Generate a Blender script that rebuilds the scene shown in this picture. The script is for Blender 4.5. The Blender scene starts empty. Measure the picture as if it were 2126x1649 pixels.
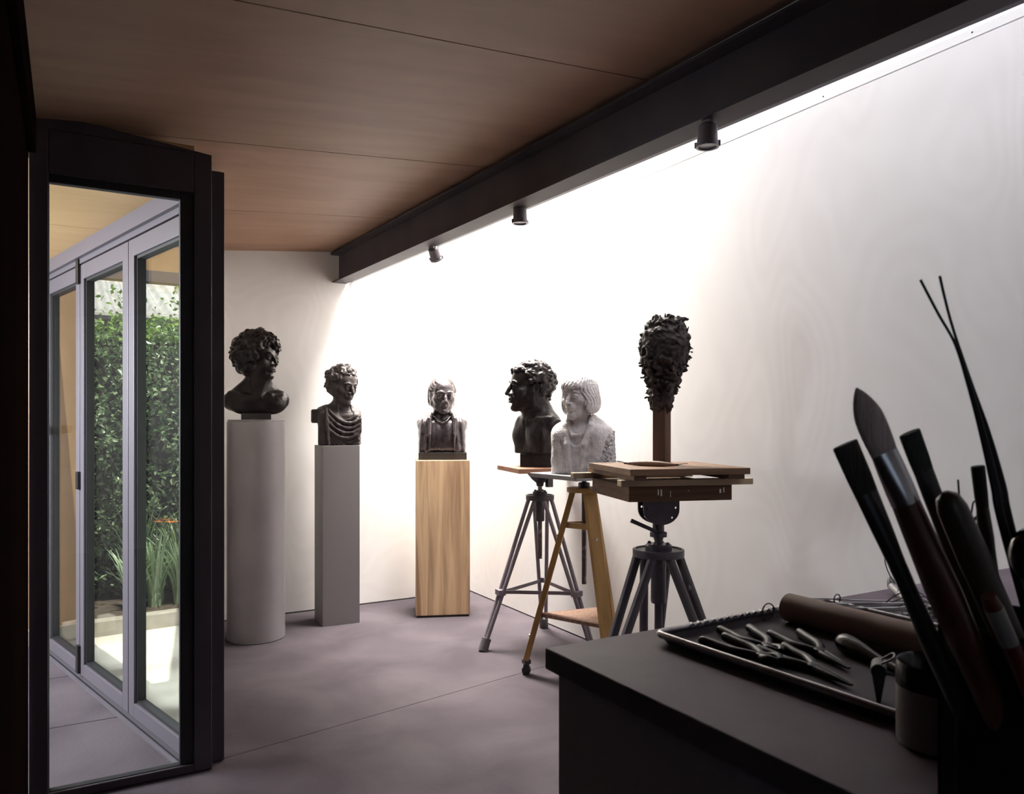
import bpy, bmesh, math, random
import numpy as np
from mathutils import Vector, Matrix

random.seed(7)
rng = np.random.default_rng(7)
S = bpy.context.scene
COL = S.collection
PI = math.pi

# ------------------------------------------------------------------ camera
FPX, CXP, HYP, EYE = 1600.0, 1063.0, 877.0, 1.30      # focal length in pixels, principal column, horizon row, eye height
YAW = math.radians(29.9)
FW = Vector((math.sin(YAW), math.cos(YAW), 0)); RT = Vector((math.cos(YAW), -math.sin(YAW), 0)); UP = Vector((0, 0, 1))
cam_d = bpy.data.cameras.new('camera'); cam = bpy.data.objects.new('camera', cam_d); COL.objects.link(cam)
cam.location = (0, 0, EYE); cam.rotation_euler = (PI/2, 0, -YAW)
cam_d.sensor_width = 36; cam_d.lens = FPX/2126*36; cam_d.shift_y = (HYP-824.5)/2126
cam_d.clip_start = 0.02
cam_d.dof.use_dof = True; cam_d.dof.focus_distance = 3.6; cam_d.dof.aperture_fstop = 9.0
S.camera = cam

# ------------------------------------------------------------------ light
S.view_settings.view_transform = 'Standard'; S.view_settings.look = 'None'
S.view_settings.exposure = 0.0; S.view_settings.gamma = 1.0; S.view_settings.use_curve_mapping = False
W = bpy.data.worlds.new('sky'); S.world = W; W.use_nodes = True
_bg = W.node_tree.nodes['Background']
_bg.inputs[0].default_value = (0.70, 0.82, 1.0, 1); _bg.inputs[1].default_value = 0.9

def lamp(name, kind, loc, direction, energy, color, rot=None, **kw):
    d = bpy.data.lights.new(name, kind); d.energy = energy; d.color = color
    for k, v in kw.items(): setattr(d, k, v)
    o = bpy.data.objects.new(name, d); COL.objects.link(o)
    o.location = loc; o.rotation_euler = rot or Vector(direction).to_track_quat('-Z', 'Y').to_euler()
    return o
SUN_DIR = (0.0, 0.30, -0.95)
lamp('sun', 'SUN', (0, -5, 9), SUN_DIR, 9.5, (1.0, 0.95, 0.86), angle=0.009)
# daylight falling through the rooflight along the right wall: strongest over the far bay
lamp('rooflight_far', 'AREA', (2.26, 4.55, 3.76), None, 215, (1.0, 0.965, 0.895), rot=(0, -0.12, 0.048), shape='RECTANGLE', size=0.6, size_y=1.3, spread=1.92)
lamp('rooflight_near', 'AREA', (2.14, 1.2, 3.76), None, 36, (0.86, 0.88, 1.0), rot=(0, -0.28, 0.048), shape='RECTANGLE', size=0.36, size_y=4.4)
# added fill lamp for the passage; the window behind it is invented too
lamp('passage_fill', 'AREA', (-2.15, 4.3, 1.45), (1, 0, -0.95), 430, (0.92, 0.93, 1.0), shape='RECTANGLE', size=1.5, size_y=1.6)

# ------------------------------------------------------------------ helpers
def ray(u, v): return RT*((u-CXP)/FPX) + FW + UP*(-(v-HYP)/FPX)
def at(u, v, t): return Vector((0, 0, EYE)) + ray(u, v)*t            # the point at depth t seen there
def on(u, v, z):                                                     # the point at height z seen there
    d = ray(u, v); return Vector((0, 0, EYE)) + d*((z-EYE)/d.z)

def tag(o, label=None, cat=None, group=None, kind=None):
    if label: o['label'] = label
    if cat: o['category'] = cat
    if group: o['group'] = group
    if kind: o['kind'] = kind
    return o
def thing(name, label, cat, loc=(0, 0, 0), rz=0.0, group=None):
    o = bpy.data.objects.new(name, None); COL.objects.link(o)
    o.empty_display_size = 0.05
    o.location = loc; o.rotation_euler = (0, 0, rz)
    return tag(o, label, cat, group)
def copy_tree(o, parent=None):
    c = o.copy(); COL.objects.link(c)
    if parent: c.parent = parent
    for ch in list(o.children): copy_tree(ch, c)
    return c
def link_mesh(name, me, mat, parent=None, loc=None, sharp=None):
    o = bpy.data.objects.new(name, me); COL.objects.link(o)
    if mat:
        me.materials.append(mat)
    if parent: o.parent = parent
    if loc is not None: o.location = loc
    if sharp is not None:
        me.polygons.foreach_set('use_smooth', [True]*len(me.polygons))
        if sharp < 180: me.set_sharp_from_angle(angle=math.radians(sharp))
    return o

class MB:
    """collects shapes; build() links them as one mesh object"""
    def __init__(s): s.v = []; s.f = []
    def add(s, vs, fs, M=None):
        b = len(s.v)
        for p in vs:
            p = Vector(p); s.v.append(tuple(M @ p if M else p))
        s.f += [tuple(i+b for i in f) for f in fs]
        return s
    def box(s, c, h, rz=0.0, M=None):
        """centre, full size"""
        hx, hy, hz = h[0]/2, h[1]/2, h[2]/2
        vs = [(x, y, z) for x in (-hx, hx) for y in (-hy, hy) for z in (-hz, hz)]
        fs = [(0, 1, 3, 2), (4, 6, 7, 5), (0, 4, 5, 1), (2, 3, 7, 6), (0, 2, 6, 4), (1, 5, 7, 3)]
        T = Matrix.Translation(c) @ Matrix.Rotation(rz, 4, 'Z')
        return s.add(vs, fs, M @ T if M else T)
    def span(s, a, b):
        return s.box([(a[i]+b[i])/2 for i in range(3)], [abs(b[i]-a[i]) for i in range(3)])
    def bar(s, a, b, w, d, up=(0, 0, 1), w2=None, d2=None):
        """rectangular bar from a to b; w across, d along the up side"""
        a = Vector(a); b = Vector(b); z = (b-a).normalized(); x = z.cross(Vector(up))
        if x.length < 1e-5: x = z.cross(Vector((1, 0, 0)))
        x.normalize(); y = x.cross(z).normalized(); w2 = w2 or w; d2 = d2 or d
        vs = [p + x*sx*ww/2 + y*sy*dd/2 for p, ww, dd in ((a, w, d), (b, w2, d2)) for sx, sy in ((-1, -1), (1, -1), (1, 1), (-1, 1))]
        return s.add(vs, [(3, 2, 1, 0), (4, 5, 6, 7), (0, 1, 5, 4), (1, 2, 6, 5), (2, 3, 7, 6), (3, 0, 4, 7)])
    def tube(s, pts, r, n=10, cap=True, flat=None, upv=None):
        """round (or flattened) tube through points; r may be a list"""
        pts = [Vector(p) for p in pts]; m = len(pts)
        rs = list(r) if hasattr(r, '__len__') else [r]*m
        tg = []
        for i in range(m):
            t = pts[min(i+1, m-1)] - pts[max(i-1, 0)]
            tg.append(t.normalized() if t.length > 1e-9 else Vector((0, 0, 1)))
        ref = Vector(upv) if upv else (Vector((0, 0, 1)) if abs(tg[0].z) < 0.9 else Vector((1, 0, 0)))
        x = tg[0].cross(ref).normalized(); vs = []; fs = []
        for i in range(m):
            x = (x - tg[i]*x.dot(tg[i]))
            x = x.normalized() if x.length > 1e-6 else tg[i].orthogonal().normalized()
            y = tg[i].cross(x)
            fl = flat[i] if hasattr(flat, '__len__') else (flat or 1.0)
            for k in range(n):
                a = 2*PI*k/n
                vs.append(pts[i] + x*math.cos(a)*rs[i] + y*math.sin(a)*rs[i]*fl)
        for i in range(m-1):
            for k in range(n):
                fs.append((i*n+k, i*n+(k+1) % n, (i+1)*n+(k+1) % n, (i+1)*n+k))
        if cap:
            fs.append(tuple(range(n-1, -1, -1))); fs.append(tuple(range((m-1)*n, m*n)))
        return s.add(vs, fs)
    def cyl(s, a, b, r, r2=None, n=24): return s.tube([a, b], [r, r if r2 is None else r2], n)
    def lathe(s, prof, n=32, M=None, cap=True):
        vs = []; fs = []; m = len(prof)
        for r, z in prof:
            for k in range(n):
                a = 2*PI*k/n; vs.append((r*math.cos(a), r*math.sin(a), z))
        for i in range(m-1):
            for k in range(n):
                fs.append((i*n+k, i*n+(k+1) % n, (i+1)*n+(k+1) % n, (i+1)*n+k))
        if cap:
            fs.append(tuple(range(n-1, -1, -1))); fs.append(tuple(range((m-1)*n, m*n)))
        return s.add(vs, fs, M)
    def ball(s, c, r, n=12, M=None):
        r = r if hasattr(r, '__len__') else (r, r, r)
        m = n//2; vs = [(0, 0, -1)]; fs = []
        for i in range(1, m):
            ph = PI*i/m - PI/2
            for k in range(n):
                a = 2*PI*k/n; vs.append((math.cos(ph)*math.cos(a), math.cos(ph)*math.sin(a), math.sin(ph)))
        vs.append((0, 0, 1)); T = len(vs)-1
        for k in range(n):
            fs.append((0, 1+(k+1) % n, 1+k)); fs.append((T, T-n+k, T-n+(k+1) % n))
        for i in range(m-2):
            for k in range(n):
                fs.append((1+i*n+k, 1+i*n+(k+1) % n, 1+(i+1)*n+(k+1) % n, 1+(i+1)*n+k))
        vs = [(c[0]+p[0]*r[0], c[1]+p[1]*r[1], c[2]+p[2]*r[2]) for p in vs]
        return s.add(vs, fs, M)
    def prism(s, poly, z0, z1):
        """poly xy list (counter-clockwise); z0/z1 numbers or functions of (x, y)"""
        f0 = z0 if callable(z0) else (lambda x, y: z0); f1 = z1 if callable(z1) else (lambda x, y: z1)
        n = len(poly); vs = [(x, y, f0(x, y)) for x, y in poly] + [(x, y, f1(x, y)) for x, y in poly]
        fs = [tuple(range(n-1, -1, -1)), tuple(range(n, 2*n))] + [(i, (i+1) % n, n+(i+1) % n, n+i) for i in range(n)]
        return s.add(vs, fs)
    def build(s, name, mat, parent=None, sharp=None, bevel=None, loc=None):
        me = bpy.data.meshes.new(name); me.from_pydata(s.v, [], s.f); me.update()
        o = link_mesh(name, me, mat, parent, loc, sharp)
        if bevel:
            m = o.modifiers.new('bevel', 'BEVEL'); m.width = bevel; m.segments = 2; m.limit_method = 'ANGLE'
        return o
def catmull(P, n=8):
    P = [Vector(p) for p in P]; out = []
    for i in range(len(P)-1):
        a = P[max(i-1, 0)]; b = P[i]; c = P[i+1]; d = P[min(i+2, len(P)-1)]
        for k in range(n):
            t = k/n
            out.append(0.5*((2*b)+(c-a)*t+(2*a-5*b+4*c-d)*t*t+(-a+3*b-3*c+d)*t**3))
    out.append(P[-1]); return out

# ------------------------------------------------------------------ materials
def nt(m): return m.node_tree.nodes, m.node_tree.links
def mat(name, col, rough=0.5, metal=0.0, spec=0.5, coat=0.0, var=None, vscale=6.0, stretch=(1, 1, 1), detail=5.0,
        bump=0.0, bscale=40.0, bstretch=None, extra=None, dist=0.0, vpos=(0.35, 0.65)):
    """principled material; var = second colour mixed in by a stretched noise (the grain, stains or patina of the thing)"""
    m = bpy.data.materials.new(name); m.use_nodes = True; N, L = nt(m)
    b = N['Principled BSDF']; b.inputs['Base Color'].default_value = (*col, 1)
    b.inputs['Roughness'].default_value = rough; b.inputs['Metallic'].default_value = metal
    b.inputs['Specular IOR Level'].default_value = spec; b.inputs['Coat Weight'].default_value = coat
    tc = N.new('ShaderNodeTexCoord')
    if var:
        mp = N.new('ShaderNodeMapping'); mp.inputs['Scale'].default_value = stretch; L.new(tc.outputs['Object'], mp.inputs[0])
        n = N.new('ShaderNodeTexNoise'); n.inputs['Scale'].default_value = vscale; n.inputs['Detail'].default_value = detail; n.inputs['Distortion'].default_value = dist
        L.new(mp.outputs[0], n.inputs['Vector'])
        r = N.new('ShaderNodeValToRGB'); r.color_ramp.elements[0].position = vpos[0]; r.color_ramp.elements[1].position = vpos[1]
        r.color_ramp.elements[0].color = (*col, 1); r.color_ramp.elements[1].color = (*var, 1)
        L.new(n.outputs['Fac'], r.inputs[0]); L.new(r.outputs[0], b.inputs['Base Color'])
    if bump:
        mp2 = N.new('ShaderNodeMapping'); mp2.inputs['Scale'].default_value = bstretch or (1, 1, 1); L.new(tc.outputs['Object'], mp2.inputs[0])
        n2 = N.new('ShaderNodeTexNoise'); n2.inputs['Scale'].default_value = bscale; n2.inputs['Detail'].default_value = 4
        L.new(mp2.outputs[0], n2.inputs['Vector'])
        bp = N.new('ShaderNodeBump'); bp.inputs['Strength'].default_value = bump; bp.inputs['Distance'].default_value = 0.01
        L.new(n2.outputs['Fac'], bp.inputs['Height']); L.new(bp.outputs[0], b.inputs['Normal'])
    return m
def glass_mat(name, tint=(1, 1, 1), refl=0.035):
    m = bpy.data.materials.new(name); m.use_nodes = True; N, L = nt(m); N.remove(N['Principled BSDF'])
    t = N.new('ShaderNodeBsdfTransparent'); t.inputs[0].default_value = (*tint, 1)
    g = N.new('ShaderNodeBsdfGlossy'); g.inputs['Roughness'].default_value = 0.0
    lw = N.new('ShaderNodeLayerWeight'); lw.inputs['Blend'].default_value = 0.5
    pw = N.new('ShaderNodeMath'); pw.operation = 'POWER'; pw.inputs[1].default_value = 5.0; L.new(lw.outputs['Facing'], pw.inputs[0])
    fr = N.new('ShaderNodeMath'); fr.operation = 'MULTIPLY_ADD'; fr.inputs[1].default_value = 0.9; fr.inputs[2].default_value = refl; L.new(pw.outputs[0], fr.inputs[0])
    mx = N.new('ShaderNodeMixShader'); L.new(fr.outputs[0], mx.inputs[0]); L.new(t.outputs[0], mx.inputs[1]); L.new(g.outputs[0], mx.inputs[2])
    L.new(mx.outputs[0], N['Material Output'].inputs[0]); return m
def ply_mat(name, col, var, ring=0.35, rough=0.55, axis='X', grain=7.0, distort=7.0, long=0.16):
    """plywood face: long soft streaks plus sparse cathedral figure"""
    m = bpy.data.materials.new(name); m.use_nodes = True; N, L = nt(m); b = N['Principled BSDF']
    b.inputs['Roughness'].default_value = rough; b.inputs['Specular IOR Level'].default_value = 0.3
    tc = N.new('ShaderNodeTexCoord'); mp = N.new('ShaderNodeMapping')
    mp.inputs['Scale'].default_value = {'X': (long, 1, 1), 'Y': (1, long, 1), 'Z': (1, 1, long)}[axis]
    L.new(tc.outputs['Object'], mp.inputs[0])
    n = N.new('ShaderNodeTexNoise'); n.inputs['Scale'].default_value = grain; n.inputs['Detail'].default_value = 8; n.inputs['Distortion'].default_value = 0.6
    L.new(mp.outputs[0], n.inputs['Vector'])
    # figure: contour rings of a slow, stretched field
    mp2 = N.new('ShaderNodeMapping'); mp2.inputs['Scale'].default_value = {'X': (0.5, 1.2, 1.2), 'Y': (1.2, 0.5, 1.2), 'Z': (1.3, 1.3, 0.8)}[axis]
    L.new(tc.outputs['Object'], mp2.inputs[0])
    n2 = N.new('ShaderNodeTexNoise'); n2.inputs['Scale'].default_value = 1.3; n2.inputs['Detail'].default_value = 1.2; n2.inputs['Distortion'].default_value = 0.4
    L.new(mp2.outputs[0], n2.inputs['Vector'])
    mu = N.new('ShaderNodeMath'); mu.operation = 'MULTIPLY'; mu.inputs[1].default_value = 105.0; L.new(n2.outputs['Fac'], mu.inputs[0])
    si = N.new('ShaderNodeMath'); si.operation = 'SINE'; L.new(mu.outputs[0], si.inputs[0])
    ab = N.new('ShaderNodeMath'); ab.operation = 'MULTIPLY_ADD'; ab.inputs[1].default_value = 0.5*ring; ab.inputs[2].default_value = 0.5*ring; L.new(si.outputs[0], ab.inputs[0])
    ad = N.new('ShaderNodeMath'); ad.operation = 'MULTIPLY_ADD'; ad.inputs[1].default_value = 1-ring; L.new(n.outputs['Fac'], ad.inputs[0]); L.new(ab.outputs[0], ad.inputs[2])
    r = N.new('ShaderNodeValToRGB'); r.color_ramp.elements[0].position = 0.25; r.color_ramp.elements[1].position = 0.75
    r.color_ramp.elements[0].color = (*col, 1); r.color_ramp.elements[1].color = (*var, 1)
    L.new(ad.outputs[0], r.inputs[0]); L.new(r.outputs[0], b.inputs['Base Color'])
    return m

M = {}
M['wall_ply'] = ply_mat('limewashed_plywood', (0.785, 0.755, 0.74), (0.83, 0.805, 0.795), ring=0.2, axis='Z', grain=2.0, long=0.5)
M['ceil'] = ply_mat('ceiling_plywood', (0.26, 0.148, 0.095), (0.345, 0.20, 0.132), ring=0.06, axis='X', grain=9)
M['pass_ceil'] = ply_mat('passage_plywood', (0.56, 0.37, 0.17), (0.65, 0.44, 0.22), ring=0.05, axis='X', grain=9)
M['panel_ply'] = ply_mat('end_panel_plywood', (0.36, 0.215, 0.11), (0.44, 0.27, 0.145), ring=0.08, axis='Z', grain=8)
M['concrete'] = mat('concrete', (0.070, 0.057, 0.0665), 0.75, spec=0.06, var=(0.105, 0.088, 0.098), vscale=2.2, detail=9, dist=0.4, bump=0.15, bscale=60)
M['paving'] = mat('paving', (0.50, 0.47, 0.40), 0.8, var=(0.60, 0.565, 0.48), vscale=5, detail=8)
M['gap'] = mat('shadow_gap', (0.02, 0.018, 0.018), 0.9)
M['steel_beam'] = mat('painted_steel', (0.058, 0.048, 0.058), 0.6, spec=0.25, var=(0.075, 0.062, 0.064), vscale=5)
M['dark_frame'] = mat('dark_timber', (0.056, 0.044, 0.055), 0.45, spec=0.4, var=(0.072, 0.058, 0.070), vscale=4, stretch=(1, 1, 0.1))
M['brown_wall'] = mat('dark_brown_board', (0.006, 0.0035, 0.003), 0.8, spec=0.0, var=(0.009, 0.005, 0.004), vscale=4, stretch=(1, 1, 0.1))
M['alu'] = mat('aluminium', (0.135, 0.122, 0.142), 0.45, metal=0.3, spec=0.4)
M['gasket'] = mat('black_gasket', (0.012, 0.012, 0.014), 0.5)
M['glass'] = glass_mat('clear_glass', (0.96, 0.98, 0.97))
def opal_mat():
    m = bpy.data.materials.new('opal_glazing'); m.use_nodes = True; N, L = nt(m); N.remove(N['Principled BSDF'])
    t = N.new('ShaderNodeBsdfTranslucent'); t.inputs[0].default_value = (0.62, 0.63, 0.64, 1)
    d = N.new('ShaderNodeBsdfDiffuse'); d.inputs[0].default_value = (0.7, 0.7, 0.7, 1)
    mx = N.new('ShaderNodeMixShader'); mx.inputs[0].default_value = 0.35; L.new(t.outputs[0], mx.inputs[1]); L.new(d.outputs[0], mx.inputs[2])
    L.new(mx.outputs[0], N['Material Output'].inputs[0]); return m
M['opal'] = opal_mat()
M['white'] = mat('white_paint', (0.82, 0.81, 0.79), 0.6, spec=0.3)
M['plaster'] = mat('plaster', (0.72, 0.70, 0.66), 0.7, spec=0.2)
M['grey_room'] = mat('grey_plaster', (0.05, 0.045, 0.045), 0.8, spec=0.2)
M['lamp_metal'] = mat('lamp_metal', (0.20, 0.18, 0.20), 0.4, metal=0.5)
M['lamp_glass'] = mat('lamp_lens', (0.45, 0.45, 0.47), 0.25)
M['plinth_cyl'] = mat('grey_board', (0.225, 0.205, 0.22), 0.36, spec=0.35, var=(0.26, 0.238, 0.254), vscale=3.5, detail=7)
M['plinth_grey'] = mat('painted_grey', (0.165, 0.148, 0.152), 0.45, spec=0.4)
M['plinth_wood'] = mat('pale_veneer', (0.66, 0.455, 0.275), 0.5, var=(0.27, 0.15, 0.088), vscale=11, stretch=(1.3, 1.3, 0.07), detail=13, bump=0.25, bscale=70, bstretch=(3, 3, 0.12), dist=1.2, vpos=(0.38, 0.72), spec=0.3)
M['bronze'] = mat('dark_bronze', (0.011, 0.008, 0.0085), 0.30, metal=0.1, spec=0.22, var=(0.020, 0.0145, 0.014), vscale=14, bump=0.25, bscale=55)
M['bronze_lit'] = mat('polished_bronze', (0.045, 0.034, 0.038), 0.27, metal=0.5, spec=0.7, coat=0.5, var=(0.10, 0.082, 0.088), vscale=9, bump=0.3, bscale=45)
M['bronze_worn'] = mat('weathered_bronze', (0.034, 0.026, 0.026), 0.46, metal=0.1, spec=0.5, var=(0.062, 0.048, 0.048), vscale=26, bump=0.35, bscale=70)
M['black_base'] = mat('black_base', (0.018, 0.014, 0.013), 0.5)
M['stone'] = mat('pale_stone', (0.74, 0.70, 0.69), 0.8, spec=0.2, var=(0.58, 0.545, 0.55), vscale=38, detail=8, bump=0.5, bscale=120)
M['rough_stone'] = mat('broken_stone', (0.30, 0.27, 0.28), 0.9, spec=0.2, var=(0.62, 0.59, 0.58), vscale=85, detail=3, bump=0.9, bscale=90)
M['clay'] = mat('dark_clay', (0.022, 0.013, 0.011), 0.6, spec=0.4, var=(0.040, 0.022, 0.017), vscale=18, bump=0.3, bscale=50)
M['post'] = mat('stained_post', (0.13, 0.06, 0.035), 0.6, var=(0.07, 0.032, 0.02), vscale=7, stretch=(1, 1, 0.15), detail=7, spec=0.3)
M['board'] = mat('ply_board', (0.21, 0.122, 0.072), 0.6, var=(0.125, 0.07, 0.04), vscale=8, stretch=(0.3, 1, 6), detail=7, spec=0.3)
M['board_red'] = mat('reddish_board', (0.36, 0.19, 0.12), 0.55, var=(0.25, 0.12, 0.08), vscale=5, stretch=(0.3, 2, 4), spec=0.3)
M['block'] = mat('rough_timber', (0.15, 0.082, 0.045), 0.7, var=(0.085, 0.045, 0.027), vscale=5, stretch=(0.4, 2, 12), detail=8, spec=0.2)
M['pine'] = mat('pine_batten', (0.46, 0.36, 0.24), 0.6, var=(0.36, 0.27, 0.17), vscale=6, stretch=(0.2, 3, 3), spec=0.3)
M['oak'] = mat('oiled_wood', (0.46, 0.27, 0.095), 0.5, var=(0.28, 0.15, 0.05), vscale=9, stretch=(1, 1, 0.12), detail=8, spec=0.35)
M['shelf'] = mat('chipboard', (0.33, 0.21, 0.15), 0.7, var=(0.22, 0.13, 0.10), vscale=60, detail=2, spec=0.2)
M['tripod'] = mat('grey_tube', (0.22, 0.19, 0.225), 0.42, metal=0.3, spec=0.5, var=(0.16, 0.138, 0.162), vscale=10)
M['tripod_dark'] = mat('dark_cast_iron', (0.060, 0.052, 0.063), 0.42, metal=0.35, spec=0.5, var=(0.085, 0.075, 0.088), vscale=12)
M['tripod_paint'] = mat('dark_tube_with_paint_splashes', (0.07, 0.06, 0.066), 0.45, metal=0.2, spec=0.5, var=(0.55, 0.52, 0.50), vscale=17, stretch=(1, 1, 0.6), detail=4, vpos=(0.64, 0.69))
M['rod'] = mat('threaded_rod', (0.12, 0.10, 0.10), 0.35, metal=0.6, var=(0.28, 0.25, 0.24), vscale=24, detail=3, vpos=(0.55, 0.65))
M['rubber'] = mat('grey_rubber', (0.10, 0.092, 0.10), 0.7)
M['black_wheel'] = mat('black_wheel', (0.012, 0.011, 0.012), 0.4)
M['slab'] = mat('grey_slab', (0.30, 0.285, 0.30), 0.5)
M['bench_top'] = mat('dark_worktop', (0.088, 0.066, 0.084), 0.55, spec=0.12, var=(0.122, 0.096, 0.115), vscale=5, detail=8)
M['bench'] = mat('bench_board', (0.30, 0.255, 0.285), 0.6, spec=0.3)
M['tray'] = mat('steel_tray', (0.050, 0.040, 0.048), 0.6, spec=0.12, var=(0.066, 0.054, 0.062), vscale=7)
M['tray_rim'] = mat('tray_rim', (0.36, 0.34, 0.35), 0.3, metal=0.75, var=(0.24, 0.22, 0.23), vscale=25)
M['tool_steel'] = mat('tool_steel', (0.010, 0.009, 0.012), 0.36, metal=0.0, spec=0.16, var=(0.006, 0.005, 0.007), vscale=20)
M['wire'] = mat('steel_wire', (0.14, 0.13, 0.135), 0.35, metal=0.7)
M['bright_wire'] = mat('bright_wire', (0.42, 0.40, 0.41), 0.3, metal=0.8)
M['card'] = mat('brown_card_tube', (0.21, 0.135, 0.105), 0.6, spec=0.3, var=(0.17, 0.105, 0.085), vscale=8, stretch=(1, 0.2, 1))
M['dark_handle'] = mat('dark_handle', (0.014, 0.011, 0.013), 0.26, spec=0.25)
M['mug_white'] = mat('grey_glaze', (0.23, 0.21, 0.20), 0.35)
M['mug_black'] = mat('black_glaze', (0.012, 0.012, 0.014), 0.2)
M['tin'] = mat('black_tin', (0.010, 0.010, 0.014), 0.35)
M['bristle_dark'] = mat('dark_bristle', (0.018, 0.020, 0.018), 0.75, var=(0.03, 0.032, 0.028), vscale=60, stretch=(4, 4, 0.2), bump=0.5, bscale=200, bstretch=(3, 3, 0.1))
M['bristle_pale'] = mat('pale_bristle', (0.72, 0.58, 0.56), 0.75, var=(0.55, 0.42, 0.41), vscale=60, stretch=(4, 4, 0.2), bump=0.5, bscale=200, bstretch=(3, 3, 0.1))
M['ferrule'] = mat('ferrule', (0.45, 0.43, 0.46), 0.25, metal=0.9)
M['ferrule_dark'] = mat('dark_ferrule', (0.05, 0.045, 0.045), 0.35, metal=0.5)
M['red_handle'] = mat('dark_red_handle', (0.085, 0.018, 0.014), 0.35, coat=0.3)
M['red_cap'] = mat('red_cap', (0.09, 0.010, 0.007), 0.4)
M['brush_wood'] = mat('brown_handle', (0.045, 0.030, 0.022), 0.4)
M['black_handle'] = mat('black_handle', (0.012, 0.011, 0.012), 0.35)
M['spindle'] = mat('turned_wood', (0.22, 0.12, 0.07), 0.5, var=(0.16, 0.085, 0.05), vscale=8, stretch=(0.2, 3, 3))
M['brick'] = None
M['kerb'] = mat('concrete_kerb', (0.30, 0.27, 0.22), 0.85, var=(0.38, 0.345, 0.29), vscale=12)
M['soil'] = mat('soil', (0.05, 0.036, 0.026), 0.95, var=(0.09, 0.065, 0.045), vscale=18, bump=0.8, bscale=30)

# ------------------------------------------------------------------ the room
BACK_Y, RIGHT_X = 5.297, 2.674
def beam_x(y): return 1.596 + (BACK_Y-y)*0.0483          # near edge of the beam's lower flange
def ceil_z(x, y): return 2.425 + 0.0956*(x-0.9)
def struct(mb, name, m, **kw): return tag(mb.build(name, m, **kw), kind='structure')

# floor: cast slabs with narrow joints (dark base below)
g = MB()
J = lambda x: 3.036 + (x)*0.199                      # the long joint seen between door screen and bench
g.prism([(-2.2, -2.6), (2.8, -2.6), (2.8, J(2.8)-0.004), (-0.118, J(-0.118)-0.004), (-2.2, J(-0.118)-0.004)], -0.08, 0.0)
g.prism([(-0.118, J(-0.118)), (2.8, J(2.8)), (2.8, 5.4), (0.79, 5.4), (0.44, 3.125), (-0.118, 3.125)], -0.08, 0.0)
D0 = Vector((-0.1175, 5.2420, 0)); DD = Vector((0.2434, -0.9699, 0)); DN = Vector((-0.9699, -0.2434, 0))     # folding door line, direction, inward normal
def dpt(s, n=0.0, z=0.0): p = D0 + DD*s + DN*n; return (p.x, p.y, z)
def door_x(y): return D0.x + (D0.y-y)*0.2434/0.9699
for y0, y1 in ((3.129, 3.81), (3.816, 4.548), (4.554, 5.5)):
    g.prism([(-2.2, y0), (door_x(y0)+0.0, y0), (door_x(y1)+0.0, y1), (-2.2, y1)], -0.08, 0.0)
struct(g, 'floor', M['concrete'])
g = MB(); g.span((-2.3, -2.7, -0.2), (2.9, 3.2, -0.08)); g.span((1.0, 3.2, -0.2), (2.9, 5.5, -0.08)); g.prism([(-2.3, 3.2), (door_x(3.2), 3.2), (door_x(5.5), 5.5), (-2.3, 5.5)], -0.2, -0.08)
g.prism([(0.42, 3.2), (1.0, 3.2), (1.0, 5.5), (0.79, 5.4)], -0.2, -0.08)
struct(g, 'floor_base', M['gap'])

# back and right walls stop a few millimetres above the floor
g = MB(); g.span((0.78, BACK_Y, 0.008), (RIGHT_X+0.1, BACK_Y+0.1, 3.9)); struct(g, 'wall_back', M['wall_ply'])
g = MB(); g.span((RIGHT_X, -2.6, 0.008), (RIGHT_X+0.1, BACK_Y, 2.609)); struct(g, 'wall_right', M['wall_ply'])
g = MB(); g.span((RIGHT_X+0.004, -2.6, 2.616), (RIGHT_X+0.1, BACK_Y, 2.648)); g.span((RIGHT_X+0.012, -2.6, 2.648), (RIGHT_X+0.1, BACK_Y, 3.9))
struct(g, 'wall_upper', M['white'])
g = MB(); g.span((RIGHT_X+0.03, -2.6, -0.02), (RIGHT_X+0.12, BACK_Y+0.1, 2.70)); struct(g, 'trim_1', M['gap'])
g = MB()
for y in (0.9, 1.5, 2.1, 2.7, 3.3, 3.9, 4.5): g.cyl((RIGHT_X+0.003, y, 2.634), (RIGHT_X+0.0045, y, 2.634), 0.003, n=8)
struct(g, 'trim_2', M['gap'])
g = MB(); g.span((0.86, BACK_Y-0.004, 0.0), (RIGHT_X, BACK_Y+0.05, 0.006)); struct(g, 'shadow_gap_back', M['gap'])  # dark strip drawn for the shade line in the gap under the wall
# wall between studio and the little court, and the dark wall that runs from camera to door screen
WL = [(0.478, 3.10), (0.835, BACK_Y)]
g = MB(); g.prism([(0.425, 3.12), (0.474, 3.12), (0.531, 3.48), (0.482, 3.48)], 0.0, 2.24); g.prism([(0.482, 3.48), (0.531, 3.48), (0.828, BACK_Y+0.1), (0.775, BACK_Y+0.1)], 0.0, lambda x, y: ceil_z(x, y)+0.02); struct(g, 'wall_left', M['plaster'])
g = MB()                                                            # opening for the window added behind the camera
g.span((-0.22, -0.75, 0.0), (-0.118, 3.03, 2.42)); g.span((-0.22, -2.6, 0.0), (-0.118, -2.25, 2.42)); g.span((-0.22, -2.25, 0.0), (-0.118, -0.75, 0.85)); g.span((-0.22, -2.25, 2.12), (-0.118, -0.75, 2.42))
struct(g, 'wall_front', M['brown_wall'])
g = MB(); 
g.span((-0.19, -2.25, 0.85), (-0.14, -2.20, 2.12)); g.span((-0.19, -0.80, 0.85), (-0.14, -0.75, 2.12)); g.span((-0.19, -2.20, 0.85), (-0.14, -0.80, 0.90)); g.span((-0.19, -2.20, 2.07), (-0.14, -0.80, 2.12))
w2 = struct(g, 'window_added_rear', M['white'])  # invented window, out of view, to let sky light into the near end
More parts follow.
